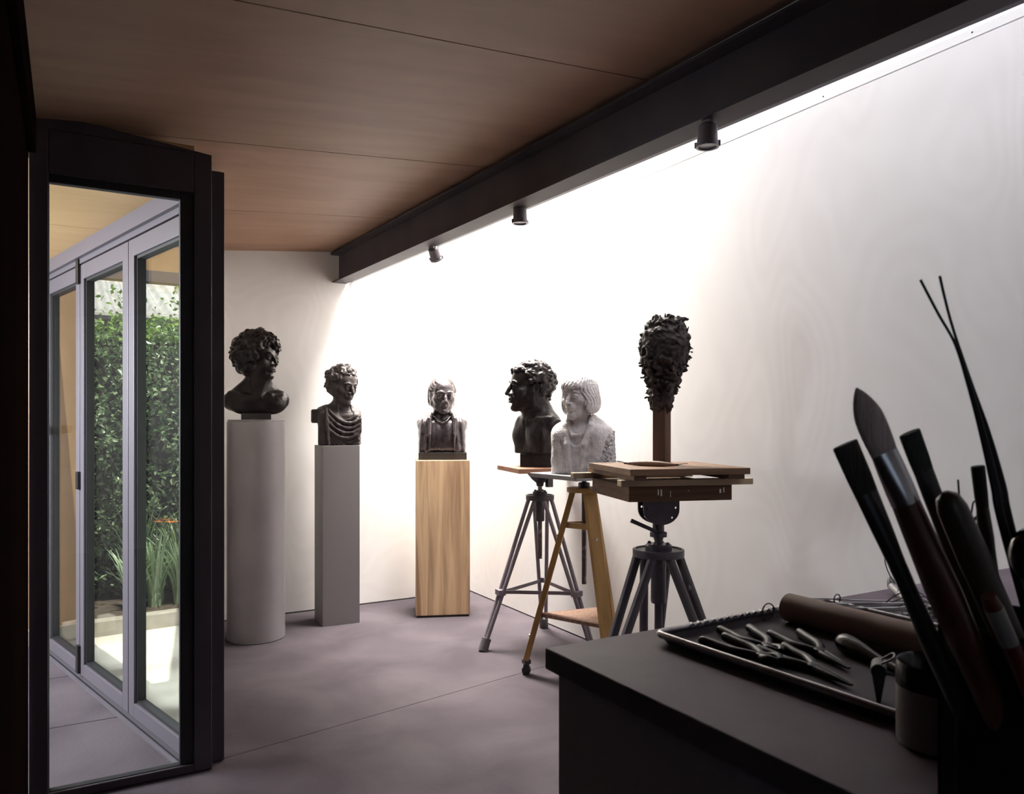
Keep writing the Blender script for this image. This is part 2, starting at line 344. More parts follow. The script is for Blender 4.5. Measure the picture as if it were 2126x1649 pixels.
g = MB(); g.span((-0.168, -2.20, 0.90), (-0.162, -0.80, 2.07)); g.build('pane', M['glass'], w2)
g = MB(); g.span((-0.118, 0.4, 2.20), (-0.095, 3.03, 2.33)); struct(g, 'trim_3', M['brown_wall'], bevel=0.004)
g = MB(); g.span((-0.22, -2.7, 0.0), (2.8, -2.6, 3.9)); struct(g, 'wall_rear', M['plaster'])
# passage beyond the glazed screen
g = MB(); g.span((-2.2, 5.38, 0), (-0.13, 5.48, 2.4)); struct(g, 'wall_passage_end', M['grey_room'])
g = MB(); g.span((-2.3, 3.0, 0), (-2.2, 5.5, 2.4)); g.span((-2.3, 3.0, 0), (-0.118, 3.05, 2.4)); struct(g, 'wall_passage_side', M['grey_room'])
g = MB(); g.span((-2.20, 3.46, 0.66), (-2.165, 3.52, 2.15)); g.span((-2.20, 5.08, 0.66), (-2.165, 5.14, 2.15)); g.span((-2.20, 3.52, 0.66), (-2.165, 5.08, 0.72)); g.span((-2.20, 3.52, 2.09), (-2.165, 5.08, 2.15))
w3 = struct(g, 'window_added_passage', M['white'])  # invented frame set behind the added passage lamp
g = MB(); g.span((-2.195, 3.52, 0.72), (-2.190, 5.08, 2.09)); g.build('pane', M['glass'], w3)
g = MB()
for y0, y1 in ((3.08, 4.06), (4.064, 4.68), (4.684, 5.5)):
    g.prism([(-2.2, y0), (door_x(y0)-0.02, y0), (door_x(y1)-0.02, y1), (-2.2, y1)], 2.196, 2.215)
g.prism([(-2.3, 3.02), (-0.1, 3.02), (-0.1, 3.08), (door_x(3.08)-0.02, 3.08), (door_x(5.5)-0.02, 5.5), (-2.3, 5.5)], 2.215, 2.33)
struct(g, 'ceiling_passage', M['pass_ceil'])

# studio ceiling: plywood sheets rising to the right, joints square to the beam
g = MB()
SL = 0.05
def jy(y0, x): return y0 + SL*(x-0.35)
ys = [-2.6, 0.72, 2.05, 3.145, 4.208, 5.36]
def left_x(y): return -0.23 if y < 3.46 else max(0.40, WL[0][0] + (y-WL[0][1])*0.159 - 0.05)
for a, b in zip(ys[:-1], ys[1:]):
    ya, yb = a+0.0025, b-0.0025
    if a < 3.42 < b:
        xl = left_x(3.6)
        g.prism([(-0.23, jy(ya, -0.23)), (beam_x(ya)+0.03, jy(ya, beam_x(ya))), (beam_x(3.42)+0.03, jy(3.42, beam_x(3.42))), (-0.23, jy(3.42, -0.23))], ceil_z, lambda x, y: ceil_z(x, y)+0.02)
        g.prism([(xl, jy(3.42, xl)), (beam_x(3.42)+0.03, jy(3.42, beam_x(3.42))), (beam_x(yb)+0.03, jy(yb, beam_x(yb))), (left_x(yb), jy(yb, left_x(yb)))], ceil_z, lambda x, y: ceil_z(x, y)+0.02)
    else:
        xa, xb = left_x(ya), left_x(yb)
        g.prism([(xa, jy(ya, xa)), (beam_x(ya)+0.03, jy(ya, beam_x(ya))), (beam_x(yb)+0.03, jy(yb, beam_x(yb))), (xb, jy(yb, xb))], ceil_z, lambda x, y: ceil_z(x, y)+0.02)
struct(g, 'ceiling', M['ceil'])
g = MB()
up = lambda d: (lambda x, y: ceil_z(x, y)+d)
g.prism([(-0.26, -2.7), (1.99, -2.7), (beam_x(3.42)+0.05, 3.46), (-0.26, 3.42)], up(0.022), up(0.14))
g.prism([(0.43, 3.42), (beam_x(3.42)+0.05, 3.46), (1.65, 5.42), (0.72, 5.42)], up(0.022), up(0.14))
struct(g, 'roof', M['gap'])

# steel beam under the ceiling edge (I section)
def beam_box(dx0, dx1, z0, z1, y0=-2.6, y1=BACK_Y-0.002):
    return [(beam_x(y0)+dx0, y0), (beam_x(y0)+dx1, y0), (beam_x(y1)+dx1, y1), (beam_x(y1)+dx0, y1)], z0, z1
g = MB(); g.prism(*beam_box(0, 0.102, 2.276, 2.284)); g.prism(*beam_box(0.047, 0.055, 2.284, 2.468)); g.prism(*beam_box(-0.012, 0.102, 2.468, 2.480))
struct(g, 'beam', M['steel_beam'])
g = MB(); g.prism(*beam_box(0.125, 0.150, 2.290, 2.302)); struct(g, 'trim_4', M['alu'])
# rooflight: upstand on the beam, glass across to the right wall
g = MB(); g.prism(*beam_box(0.09, 0.13, 2.48, 3.85)); struct(g, 'trim_5', M['white'])
win = MB(); 
for k in range(9):
    y = -2.5 + k*0.965; win.span((beam_x(y)+0.13, y-0.02, 3.80), (RIGHT_X, y+0.02, 3.85))
w = struct(win, 'window_1', M['white'])
g = MB(); g.span((1.66, -2.6, 3.852), (RIGHT_X+0.1, BACK_Y+0.1, 3.862)); g.build('pane', M['opal'], w)
g = MB(); g.span((1.6, -2.75, 2.5), (2.8, -2.6, 3.9)); struct(g, 'trim_6', M['white'])

# ------------------------------------------------------------------ glazed screen at the left: a dark leaf and the leaf folded behind it
def frame_xz(mb, x0, x1, z0, z1, y0, y1, l, r, b, t):
    mb.span((x0, y0, z0), (x0+l, y1, z1)); mb.span((x1-r, y0, z0), (x1, y1, z1))
    mb.span((x0+l, y0, z0), (x1-r, y1, z0+b)); mb.span((x0+l, y0, z1-t), (x1-r, y1, z1))
g = MB(); LY = 3.060
frame_xz(g, -0.117, 0.464, 0.004, 2.30, LY, LY+0.05, 0.056, 0.062, 0.03, 0.15)
g.add([(-0.117, LY, 2.30), (0.464, LY, 2.30), (0.22, LY, 2.326), (-0.033, LY, 2.350), (-0.117, LY, 2.352),
       (-0.117, LY+0.05, 2.30), (0.464, LY+0.05, 2.30), (0.22, LY+0.05, 2.326), (-0.033, LY+0.05, 2.350), (-0.117, LY+0.05, 2.352)],
      [(0, 1, 2, 3, 4), (9, 8, 7, 6, 5), (1, 6, 7, 2), (2, 7, 8, 3), (3, 8, 9, 4), (0, 4, 9, 5)])
dleaf = struct(g, 'door_1', M['dark_frame'], bevel=0.003)
g = MB(); frame_xz(g, -0.066, 0.405, 0.025, 2.162, LY+0.012, LY+0.045, 0.008, 0.050, 0.012, 0.040)
g.build('glazing_bead', M['gasket'], dleaf, bevel=0.003)
g = MB(); g.span((-0.075, LY+0.028, 0.02), (0.375, LY+0.034, 2.14)); g.build('pane', M['glass'], dleaf)
g = MB(); g.span((0.452, LY+0.055, 0.004), (0.518, LY+0.10, 2.26)); struct(g, 'door_2', M['dark_frame'], bevel=0.003)

# folding doors of the passage
def dbox(mb, s0, s1, z0, z1, n0, n1):
    P = [dpt(s0, n0), dpt(s1, n0), dpt(s1, n1), dpt(s0, n1)]
    mb.prism([(p[0], p[1]) for p in P], z0, z1)
def fold_leaf(n, s0, s1, l, r):
    f = MB(); z0, z1 = 0.022, 2.095
    dbox(f, s0, s0+l, z0, z1, -0.025, 0.025); dbox(f, s1-r, s1, z0, z1, -0.025, 0.025)
    dbox(f, s0+l, s1-r, z0, z0+0.062, -0.025, 0.025); dbox(f, s0+l, s1-r, z1-0.075, z1, -0.025, 0.025)
    fo = struct(f, 'door_%d' % n, M['alu'], bevel=0.002)
    b = MB(); bz0, bz1 = z0+0.062, z1-0.075
    for a0, a1, c0, c1 in ((s0+l, s0+l+0.012, bz0, bz1), (s1-r-0.012, s1-r, bz0, bz1), (s0+l, s1-r, bz0, bz0+0.012), (s0+l, s1-r, bz1-0.012, bz1)):
        dbox(b, a0, a1, c0, c1, -0.022, 0.014)
    b.build('gasket', M['gasket'], fo)
    p = MB(); dbox(p, s0+l, s1-r, bz0, bz1, -0.012, -0.006); p.build('pane', M['glass'], fo)
    return fo
d3 = fold_leaf(3, 0.135, 0.772, 0.062, 0.062)
d4 = fold_leaf(4, 0.782, 1.506, 0.062, 0.072)
d5 = fold_leaf(5, 1.514, 2.185, 0.068, 0.062)
h = MB(); dbox(h, 0.12, 0.20, 1.235, 1.285, 0.025, 0.045); dbox(h, 0.155, 0.27, 1.240, 1.280, 0.045, 0.062); h.build('handle', M['black_handle'], d3, bevel=0.004)
h = MB(); dbox(h, 0.15, 0.166, 0.86, 0.96, 0.024, 0.03); h.build('lock', M['black_handle'], d3)
for z0, z1 in ((0.96, 1.05), (0.03, 0.17), (2.0, 2.13)):
    h = MB(); dbox(h, 0.757, 0.795, z0, z1, 0.02, 0.04); h.build('hinge', M['black_handle'], d4, bevel=0.003)
g = MB(); dbox(g, 0.03, 2.19, 2.100, 2.125, -0.03, 0.03); dbox(g, 0.0, 2.19, 2.125, 2.196, -0.05, 0.05); dbox(g, 0.04, 0.128, 0.0, 2.10, -0.03, 0.03); struct(g, 'trim_7', M['alu'])
g = MB(); dbox(g, 0.03, 2.19, 0.0, 0.007, -0.03, 0.055); struct(g, 'trim_8', M['alu'])
g = MB(); dbox(g, 0.03, 2.19, 0.007, 0.0195, -0.02, 0.012); dbox(g, 0.03, 2.19, 0.0, 0.0078, 0.030, 0.038); struct(g, 'trim_9', M['gasket'])
g = MB(); dbox(g, -0.02, 0.036, 0.0, 2.2, -0.05, 0.06); struct(g, 'trim_10', M['panel_ply'])

# lintel across the mouth of the little court, outside
g = MB(); g.span((-0.20, 5.33, 2.185), (0.79, 5.43, 2.255)); g.span((-0.20, 5.35, 2.42), (0.79, 5.43, 2.70)); struct(g, 'trim_11', M['alu'])
g = MB(); g.span((-0.20, 5.34, 2.255), (0.79, 5.43, 2.42)); struct(g, 'trim_12', M['panel_ply'])

# ------------------------------------------------------------------ spotlights under the beam
def spotlight(loc, tilt, label, first=None):
    if first is None:
        t = thing('spotlight', label, 'spotlight', loc, group='spotlights along the beam')
        b = MB(); b.lathe([(0.0, 0.06), (0.022, 0.06), (0.031, 0.052), (0.033, 0.0), (0.037, -0.002), (0.037, -0.016), (0.029, -0.016), (0.029, -0.006), (0.0, -0.006)], 28); b.build('housing', M['lamp_metal'], t, 40)
        for k in range(4):
            a = k*PI/2+0.5; MB().box((0.037*math.cos(a), 0.037*math.sin(a), -0.006), (0.008, 0.006, 0.018), a).build('clip', M['lamp_metal'], t)
        b = MB(); b.cyl((0, 0, -0.010), (0, 0, -0.0075), 0.0285); b.build('lens', M['lamp_glass'], t, 40)
        b = MB(); b.box((0, 0, 0.068), (0.022, 0.03, 0.028)); b.build('bracket', M['lamp_metal'], t)
    else:
        t = copy_tree(first); t.location = loc; t['label'] = label
    t.rotation_euler = tilt
    return t
sp = spotlight((1.790, 1.845, 2.205), (0, 0, 0.2), 'cylindrical grey spotlight under the dark beam, largest and nearest of three')
spotlight((1.785, 3.03, 2.222), (0, 0, 0.9), 'cylindrical grey spotlight under the beam, middle one of three', sp)
spotlight((1.787, 3.965, 2.228), (0.25, -0.65, 0.3), 'small tilted spotlight at far end of the beam, aimed at the white wall', sp)

# ------------------------------------------------------------------ the garden beyond the folding doors
def brick_mat():
    m = bpy.data.materials.new('brickwork'); m.use_nodes = True; N, L = nt(m); b = N['Principled BSDF']; b.inputs['Roughness'].default_value = 0.9
    tc = N.new('ShaderNodeTexCoord'); mp = N.new('ShaderNodeMapping'); mp.inputs['Rotation'].default_value = (PI/2, 0, 0)
    L.new(tc.outputs['Object'], mp.inputs[0])
    t = N.new('ShaderNodeTexBrick'); t.inputs['Scale'].default_value = 4.6; t.inputs['Color1'].default_value = (0.20, 0.11, 0.085, 1); t.inputs['Color2'].default_value = (0.28, 0.16, 0.12, 1)
    t.inputs['Mortar'].default_value = (0.40, 0.36, 0.32, 1); t.inputs['Mortar Size'].default_value = 0.03
    L.new(mp.outputs[0], t.inputs['Vector']); L.new(t.outputs['Color'], b.inputs['Base Color']); return m
M['brick'] = brick_mat()
def leaf_mat(name, c1, c2, trans=0.35):
    m = bpy.data.materials.new(name); m.use_nodes = True; N, L = nt(m); b = N['Principled BSDF']; b.inputs['Roughness'].default_value = 0.32
    b.inputs['Specular IOR Level'].default_value = 0.5
    ge = N.new('ShaderNodeNewGeometry'); r = N.new('ShaderNodeValToRGB')
    r.color_ramp.elements[0].color = (*c1, 1); r.color_ramp.elements[1].color = (*c2, 1)
    L.new(ge.outputs['Random Per Island'], r.inputs[0]); L.new(r.outputs[0], b.inputs['Base Color'])
    t = N.new('ShaderNodeBsdfTranslucent'); L.new(r.outputs[0], t.inputs[0])
    mx = N.new('ShaderNodeMixShader'); mx.inputs[0].default_value = trans
    L.new(b.outputs[0], mx.inputs[1]); L.new(t.outputs[0], mx.inputs[2]); L.new(mx.outputs[0], N['Material Output'].inputs[0]); return m
M['leaf'] = leaf_mat('hedge_leaf', (0.10, 0.19, 0.07), (0.44, 0.54, 0.32))
M['leaf2'] = leaf_mat('climber_leaf', (0.20, 0.34, 0.07), (0.38, 0.52, 0.15))
M['strap'] = leaf_mat('strap_leaf', (0.22, 0.33, 0.17), (0.48, 0.58, 0.40), 0.25)
M['petal'] = leaf_mat('orange_petal', (0.75, 0.16, 0.02), (0.85, 0.30, 0.06), 0.3)
M['core_shade'] = mat('hedge_shade', (0.012, 0.014, 0.008), 0.95)  # near-black for the hedge core: deep shade put into the colour
M['stem'] = mat('stem', (0.16, 0.22, 0.08), 0.7)
M['bark'] = mat('bark', (0.11, 0.085, 0.06), 0.9)
M['roof_pale'] = mat('pale_sheet_roof', (0.50, 0.48, 0.46), 0.7, var=(0.38, 0.36, 0.34), vscale=4)
M['roof_tile'] = mat('clay_roof_tile', (0.19, 0.085, 0.055), 0.85, var=(0.12, 0.055, 0.038), vscale=6)
M['far_wall'] = mat('rendered_wall', (0.40, 0.37, 0.33), 0.85)

g = MB(); g.prism([dpt(2.19, -0.032)[:2], (0.425, 3.12), (0.790, 5.42), (1.6, 5.44), (1.6, 5.75), (-0.9, 5.75), (-0.9, 5.40), dpt(0.0, -0.032)[:2]], -0.08, -0.004)
struct(g, 'ground', M['paving'])
g = MB(); g.span((-6, 5.76, -0.12), (8, 40, 0.02)); struct(g, 'ground_beyond', M['soil'])
g = MB(); g.box((0.42, 5.375, 0.04), (1.9, 0.09, 0.10), 0.10); tag(g.build('kerb', M['kerb'], bevel=0.006), 'low concrete kerb edging the planting bed', 'kerb')
g = MB(); g.prism([(-0.5, 5.33), (1.35, 5.52), (1.35, 7.2), (-0.5, 7.2)], -0.02, 0.075); struct(g, 'ground_bed', M['soil'])
g = MB(); g.span((-0.22, 5.31, 0.0), (0.058, 5.38, 2.3)); struct(g, 'wall_timber', M['panel_ply'])
g = MB(); g.span((0.058, 5.30, 0.0), (0.135, 5.46, 2.3)); struct(g, 'wall_pier', M['brick'])

def leaves(name, pts, size, m, parent=None, up=0.4, nrm=None):
    """a mass of small folded leaves, four corners and a fold each"""
    n = len(pts)
    d = rng.normal(size=(n, 3)); d[:, 2] -= 0.3; d /= np.linalg.norm(d, axis=1)[:, None]
    w = rng.normal(size=(n, 3)); w[:, 2] += up
    if nrm is not None: w += nrm
    s = np.cross(d, w); s /= np.linalg.norm(s, axis=1)[:, None]+1e-9; q = np.cross(s, d)
    L = size*rng.uniform(0.6, 1.25, n)[:, None]
    b = pts; t = pts + d*L; l = pts + d*L*0.45 + s*L*0.27 + q*L*0.10; r = pts + d*L*0.45 - s*L*0.27 + q*L*0.10
    V = np.stack([b, l, t, r], 1).reshape(-1, 3)
    i = np.arange(n)*4
    F = np.concatenate([np.stack([i, i+1, i+2], 1), np.stack([i, i+2, i+3], 1)], 0)
    me = bpy.data.meshes.new(name); me.from_pydata(V.tolist(), [], F.tolist()); me.update()
    return link_mesh(name, me, m, parent)
hd = thing('hedge', 'tall green leafy hedge behind the planting bed', 'hedge', (0.4, 6.45, 0.07))
n = 17000
P = np.stack([rng.uniform(-1.3, 1.5, n), rng.normal(0, 0.11, n), rng.uniform(0.02, 1.94, n)], 1)
cl = np.sin(P[:, 0]*9+1)*np.sin(P[:, 2]*7+P[:, 0]*4)           # bays and bulges
P[:, 1] += -0.22 + 0.17*cl + 0.06*np.sin(P[:, 2]*17)*np.sin(P[:, 0]*19)
P[:, 2] += 0.05*np.sin(P[:, 0]*11)
leaves('foliage', P, 0.050, M['leaf'], hd, nrm=np.array([0, -0.5, 0.3]))
n = 2600
P2 = np.stack([rng.uniform(-1.3, 1.5, n), rng.normal(0, 0.20, n)-0.1, 1.84+np.abs(rng.normal(0, 0.10, n))], 1)
leaves('top_shoots', P2, 0.046, M['leaf2'], hd)
b = MB(); b.box((0.1, 0.22, 1.0), (2.6, 0.30, 1.9)); b.build('shade_core', M['core_shade'], hd)  # black box in place of the shade between the leaves
b = MB()
for k in range(26):
    x = rng.uniform(-1.2, 1.4); b.tube(catmull([(x, 0.0, 0), (x+rng.normal()*0.06, -0.08, 0.8), (x+rng.normal()*0.15, -0.02, 1.9)], 4), 0.008, 5)
b.build('stems', M['bark'], hd)

def daylily(loc, n, h, label, flowers=()):
    t = thing('daylily', label, 'plant', loc, group='strap-leaved plants along the bed')
    b = MB()
    for k in range(n):
        a = rng.uniform(0, 2*PI); L = h*rng.uniform(0.65, 1.15); r0 = rng.uniform(0, 0.05); lean = rng.uniform(0.12, 0.42)
        ca, sa = math.cos(a), math.sin(a); pts = []
        for i in range(7):
            u = i/6; rr = r0 + L*lean*u*u*1.1; zz = L*(u - 0.55*lean*u**3)
            pts.append(Vector((ca*rr, sa*rr, zz)))
        side = Vector((-sa, ca, 0)); w = 0.011; vs = []; fs = []
        for i, p in enumerate(pts):
            ww = w*(1-(i/6)**2.2)+0.001
            vs += [p+side*ww, p+Vector((0, 0, -0.004)), p-side*ww]
        for i in range(6):
            fs += [(i*3, i*3+1, i*3+4, i*3+3), (i*3+1, i*3+2, i*3+5, i*3+4)]
        b.add(vs, fs)
    b.build('foliage', M['strap'], t)
    for fx, fy, fz in flowers:
        b = MB(); b.tube(catmull([(0, 0, 0), (fx*0.4, fy*0.4, fz*0.6), (fx, fy, fz)], 5), 0.004, 6); b.build('flower_stem', M['stem'], t)
        b = MB()
        for k in range(6):
            a = k*PI/3; d = Vector((math.cos(a), math.sin(a)*0.9, 0.35))
            s = Vector((-math.sin(a), math.cos(a), 0))*0.014; c = Vector((fx, fy, fz))
            b.add([c, c+d*0.028+s, c+d*0.052+Vector((0, 0, -0.006)), c+d*0.028-s], [(0, 1, 2, 3)])
        b.build('flower', M['petal'], t)
    return t
daylily((0.36, 5.60, 0.07), 60, 0.42, 'leftmost strap-leaved plant in the bed, arching over the kerb')
daylily((0.50, 5.66, 0.07), 64, 0.56, 'strap-leaved plant in the bed, second from the brick pier')
dl = at(332, 1085, 5.30); dl2 = at(358, 1086, 5.26); dl3 = at(346, 1080, 5.34)
daylily((0.66, 5.66, 0.07), 70, 0.56, 'strap-leaved plant bearing the orange lily flowers', [(p.x-0.66, p.y-5.66, p.z-0.07) for p in (dl, dl2, dl3)])
daylily((0.98, 5.76, 0.07), 60, 0.52, 'strap-leaved plant at the far right of the bed by the studio wall')
daylily((0.42, 5.90, 0.07), 50, 0.70, 'tall strap-leaved plant at the back of the bed against the hedge, on the left')
daylily((0.74, 5.93, 0.07), 50, 0.74, 'tall strap-leaved plant at the back of the bed, behind the orange flowers')

def corrugated(x0, x1, y0, z0, y1, z1, pitch, amp, rows=1):
    nx = int((x1-x0)/pitch*6); vs = []; fs = []; ny = rows*2
    for j in range(ny+1):
        for i in range(nx+1):
            x = x0+(x1-x0)*i/nx; u = j/ny
            vs.append((x, y0+(y1-y0)*u, z0+(z1-z0)*u + amp*math.sin(2*PI*(x-x0)/pitch) + (0.03 if rows > 1 and j % 2 == 0 and j else 0)))
    for j in range(ny):
        for i in range(nx): fs.append((j*(nx+1)+i, j*(nx+1)+i+1, (j+1)*(nx+1)+i+1, (j+1)*(nx+1)+i))
    return vs, fs
o = thing('outbuilding', 'low neighbouring outbuilding with a pale corrugated roof beyond the hedge', 'building', (0.2, 9.6, 0))
b = MB(); b.span((-3, 0.15, 0), (4, 3.4, 2.55)); b.build('wall', M['far_wall'], o)
b = MB(); b.add(*corrugated(-3.2, 4.2, -0.1, 2.50, 3.6, 3.60, 0.16, 0.045)); r = b.build('roof', M['roof_pale'], o, 180); r.modifiers.new('t', 'SOLIDIFY').thickness = 0.02
b = MB(); b.tube([(-3.2, -0.12, 2.46), (4.2, -0.12, 2.46)], 0.05, 8); b.build('gutter', M['far_wall'], o, 40)
o = thing('house', 'neighbouring house with a red clay tile roof, farthest building', 'building', (0.5, 14.2, 0))
b = MB(); b.span((-5, 0.2, 0), (6, 5.4, 3.3)); b.build('wall', M['far_wall'], o)
b = MB(); b.add(*corrugated(-5.3, 6.3, 0.0, 3.35, 3.2, 5.6, 0.24, 0.035, rows=9)); r = b.build('roof', M['roof_tile'], o, 30); r.modifiers.new('t', 'SOLIDIFY').thickness = 0.03
b = MB(); b.span((1.0, 1.4, 4.2), (1.45, 1.8, 5.6)); b.build('chimney', M['brick'], o)
o = thing('climbing_shrub', 'loose green shrub rising above the hedge in front of the roofs', 'shrub', (1.1, 8.3, 0.02))
b = MB(); pts = []
for k in range(9):
    tip = Vector((rng.normal()*0.35-0.1, rng.normal()*0.2, rng.uniform(2.1, 3.1)))
    c = catmull([(0, 0, 0), (tip.x*0.3, tip.y*0.4, 1.3), tip], 8); b.tube(c, [0.02*(1-i/len(c))+0.003 for i in range(len(c))], 5)
    for q in c[9:]:
        for _ in range(16): pts.append(np.array(q)+rng.normal(size=3)*0.09)
b.build('trunk', M['bark'], o); leaves('foliage', np.array(pts), 0.06, M['leaf2'], o)

# ------------------------------------------------------------------ sculpted surfaces (signed distance fields meshed on a grid)
f32 = np.float32
def smin(a, b, k):
    h = np.clip(0.5+0.5*(b-a)/k, 0, 1); return b+(a-b)*h-k*h*(1-h)
class Clay:
    def __init__(s, lo, hi, v=0.005):
        s.lo = np.array(lo, float); s.v = v
        s.ax = [np.arange(lo[i], hi[i]+v, v, dtype=f32) for i in range(3)]
        s.D = np.full([len(a) for a in s.ax], 0.3, f32); s.frame()
    def frame(s, t=(0, 0, 0), R=None, sc=1.0):
        s.t = np.array(t, float); s.R = np.eye(3) if R is None else np.array(R, float); s.sc = sc; return s
    def _op(s, fn, c, rad, k, mode):
        cw = s.t + s.sc*(s.R @ np.array(c, float)); ext = rad*s.sc + k + 4*s.v + 0.012
        sl = []
        for i in range(3):
            a = int(max(0, math.floor((cw[i]-ext-s.lo[i])/s.v))); b = int(min(len(s.ax[i]), math.ceil((cw[i]+ext-s.lo[i])/s.v)+1))
            if b <= a: return s
            sl.append(slice(a, b))
        X, Y, Z = np.meshgrid(s.ax[0][sl[0]]-s.t[0], s.ax[1][sl[1]]-s.t[1], s.ax[2][sl[2]]-s.t[2], indexing='ij')
        R = s.R/s.sc
        x = X*R[0, 0]+Y*R[1, 0]+Z*R[2, 0]; y = X*R[0, 1]+Y*R[1, 1]+Z*R[2, 1]; z = X*R[0, 2]+Y*R[1, 2]+Z*R[2, 2]
        d = (fn(x, y, z)*s.sc).astype(f32); sl = tuple(sl); D = s.D[sl]
        if mode == 'u': s.D[sl] = smin(D, d, k)
        elif mode == 's': s.D[sl] = -smin(-D, d, k)
        elif mode == 'i': s.D[sl] = -smin(-D, -d, k)
        elif mode == 'd': s.D[sl] = D - d
        return s
    def ell(s, c, r, k=0.01, mode='u', rot=None):
        r = [float(q) for q in r]; Rm = None if rot is None else np.array(Matrix.Rotation(rot[0], 3, rot[1]))
        def fn(x, y, z):
            x = x-c[0]; y = y-c[1]; z = z-c[2]
            if Rm is not None: x, y, z = (x*Rm[0, i]+y*Rm[1, i]+z*Rm[2, i] for i in range(3))
            k0 = np.sqrt((x/r[0])**2+(y/r[1])**2+(z/r[2])**2); k1 = np.sqrt((x/r[0]**2)**2+(y/r[1]**2)**2+(z/r[2]**2)**2)
            return k0*(k0-1)/np.maximum(k1, 1e-6)
        return s._op(fn, c, max(r), k, mode)
    def cap(s, a, b, ra, rb=None, k=0.01, mode='u'):
        rb = ra if rb is None else rb; a = np.array(a, float); b = np.array(b, float); ab = b-a; L2 = float(ab@ab)+1e-9
        def fn(x, y, z):
            px, py, pz = x-a[0], y-a[1], z-a[2]; h = np.clip((px*ab[0]+py*ab[1]+pz*ab[2])/L2, 0, 1)
            return np.sqrt((px-h*ab[0])**2+(py-h*ab[1])**2+(pz-h*ab[2])**2)-(ra+(rb-ra)*h)
        return s._op(fn, (a+b)/2, math.sqrt(L2)/2+max(ra, rb), k, mode)
    def path(s, P, r, k=0.006, mode='u'):
        for i in range(len(P)-1):
            ra, rb = (r[i], r[i+1]) if hasattr(r, '__len__') else (r, r)
            s.cap(P[i], P[i+1], ra, rb, k, mode)
        return s
    def box(s, c, h, rnd=0.01, k=0.01, mode='u', rz=0.0):
        ca, sa = math.cos(rz), math.sin(rz)
        def fn(x, y, z):
            x = x-c[0]; y = y-c[1]; z = z-c[2]; x, y = x*ca+y*sa, -x*sa+y*ca
            qx = np.abs(x)-h[0]+rnd; qy = np.abs(y)-h[1]+rnd; qz = np.abs(z)-h[2]+rnd
            return np.sqrt(np.maximum(qx, 0)**2+np.maximum(qy, 0)**2+np.maximum(qz, 0)**2)+np.minimum(np.maximum(qx, np.maximum(qy, qz)), 0)-rnd
        return s._op(fn, c, math.sqrt(h[0]**2+h[1]**2+h[2]**2), k, mode)
    def cut(s, n, off, k=0.004):
        """keep the side where n.p < off (frame coordinates)"""
        n = np.array(n, float); n /= np.linalg.norm(n)
        return s._op(lambda x, y, z: x*n[0]+y*n[1]+z*n[2]-off, (0, 0, 0), 9.0, k, 'i')
    def disp(s, fn): return s._op(fn, (0, 0, 0), 9.0, 0, 'd')
    def grow(s, d): s.D = s.D-f32(d); return s
    def copy(s):
        c = Clay.__new__(Clay); c.__dict__.update(s.__dict__); c.D = s.D.copy(); return c
    def mesh(s, name, m, parent=None):
        D = s.D.copy(); D[0] = D[-1] = 0.1; D[:, 0] = D[:, -1] = 0.1; D[:, :, 0] = D[:, :, -1] = 0.1
        N = D < 0; sh = np.array(D.shape)-1
        cs = [(a, b, c) for a in (0, 1) for b in (0, 1) for c in (0, 1)]
        cut = lambda A, o: A[o[0]:o[0]+sh[0], o[1]:o[1]+sh[1], o[2]:o[2]+sh[2]]
        cnt = sum(cut(N, o).astype(np.int8) for o in cs); act = (cnt > 0) & (cnt < 8)
        ii = np.argwhere(act); idx = np.full(act.shape, -1, np.int64); idx[act] = np.arange(len(ii))
        acc = np.zeros((len(ii), 3)); num = np.zeros(len(ii))
        val = {o: D[ii[:, 0]+o[0], ii[:, 1]+o[1], ii[:, 2]+o[2]] for o in cs}
        for o in cs:
            for ax in range(3):
                if o[ax]: continue
                q = list(o); q[ax] = 1; q = tuple(q); a, b = val[o], val[q]; x = (a < 0) != (b < 0)
                t = np.where(x, a/np.where(x, a-b, 1), 0)
                for k in range(3): acc[:, k] += np.where(x, o[k]+(t if k == ax else 0), 0)
                num += x
        V = (ii+acc/np.maximum(num, 1)[:, None])*s.v+s.lo
        Fs = []
        for ax in range(3):
            u, w = (ax+1) % 3, (ax+2) % 3
            a = [slice(None)]*3; b = [slice(None)]*3; a[ax] = slice(0, -1); b[ax] = slice(1, None)
            A, B = N[tuple(a)], N[tuple(b)]; e = np.argwhere(A != B)
            e = e[(e[:, u] > 0) & (e[:, w] > 0) & (e[:, u] < sh[u]) & (e[:, w] < sh[w])]
            inside = A[tuple(e.T)]
            def cell(du, dw):
                c = e.copy(); c[:, u] -= du; c[:, w] -= dw; return idx[tuple(c.T)]
            q = np.stack([cell(1, 1), cell(0, 1), cell(0, 0), cell(1, 0)], 1)
            q[~inside] = q[~inside][:, ::-1]; Fs.append(q)
        F = np.concatenate(Fs); F = F[(F >= 0).all(1)]
        me = bpy.data.meshes.new(name); me.from_pydata(V.tolist(), [], F.tolist()); me.update()
        return link_mesh(name, me, m, parent, sharp=180)

def head_R(yaw, pitch=0.0, roll=0.0):
    """columns: head's side, forward, up; yaw 0 looks at the viewer (-Y), + turns to the viewer's right; pitch + looks down"""
    f = np.array([math.sin(yaw)*math.cos(pitch), -math.cos(yaw)*math.cos(pitch), -math.sin(pitch)])
    x = np.array([-math.cos(yaw), -math.sin(yaw), 0.0]); u = np.cross(x, f); u = u if u[2] > 0 else -u
    if roll:
        x, u = x*math.cos(roll)+u*math.sin(roll), u*math.cos(roll)-x*math.sin(roll)
    return np.stack([x, f, u], 1)

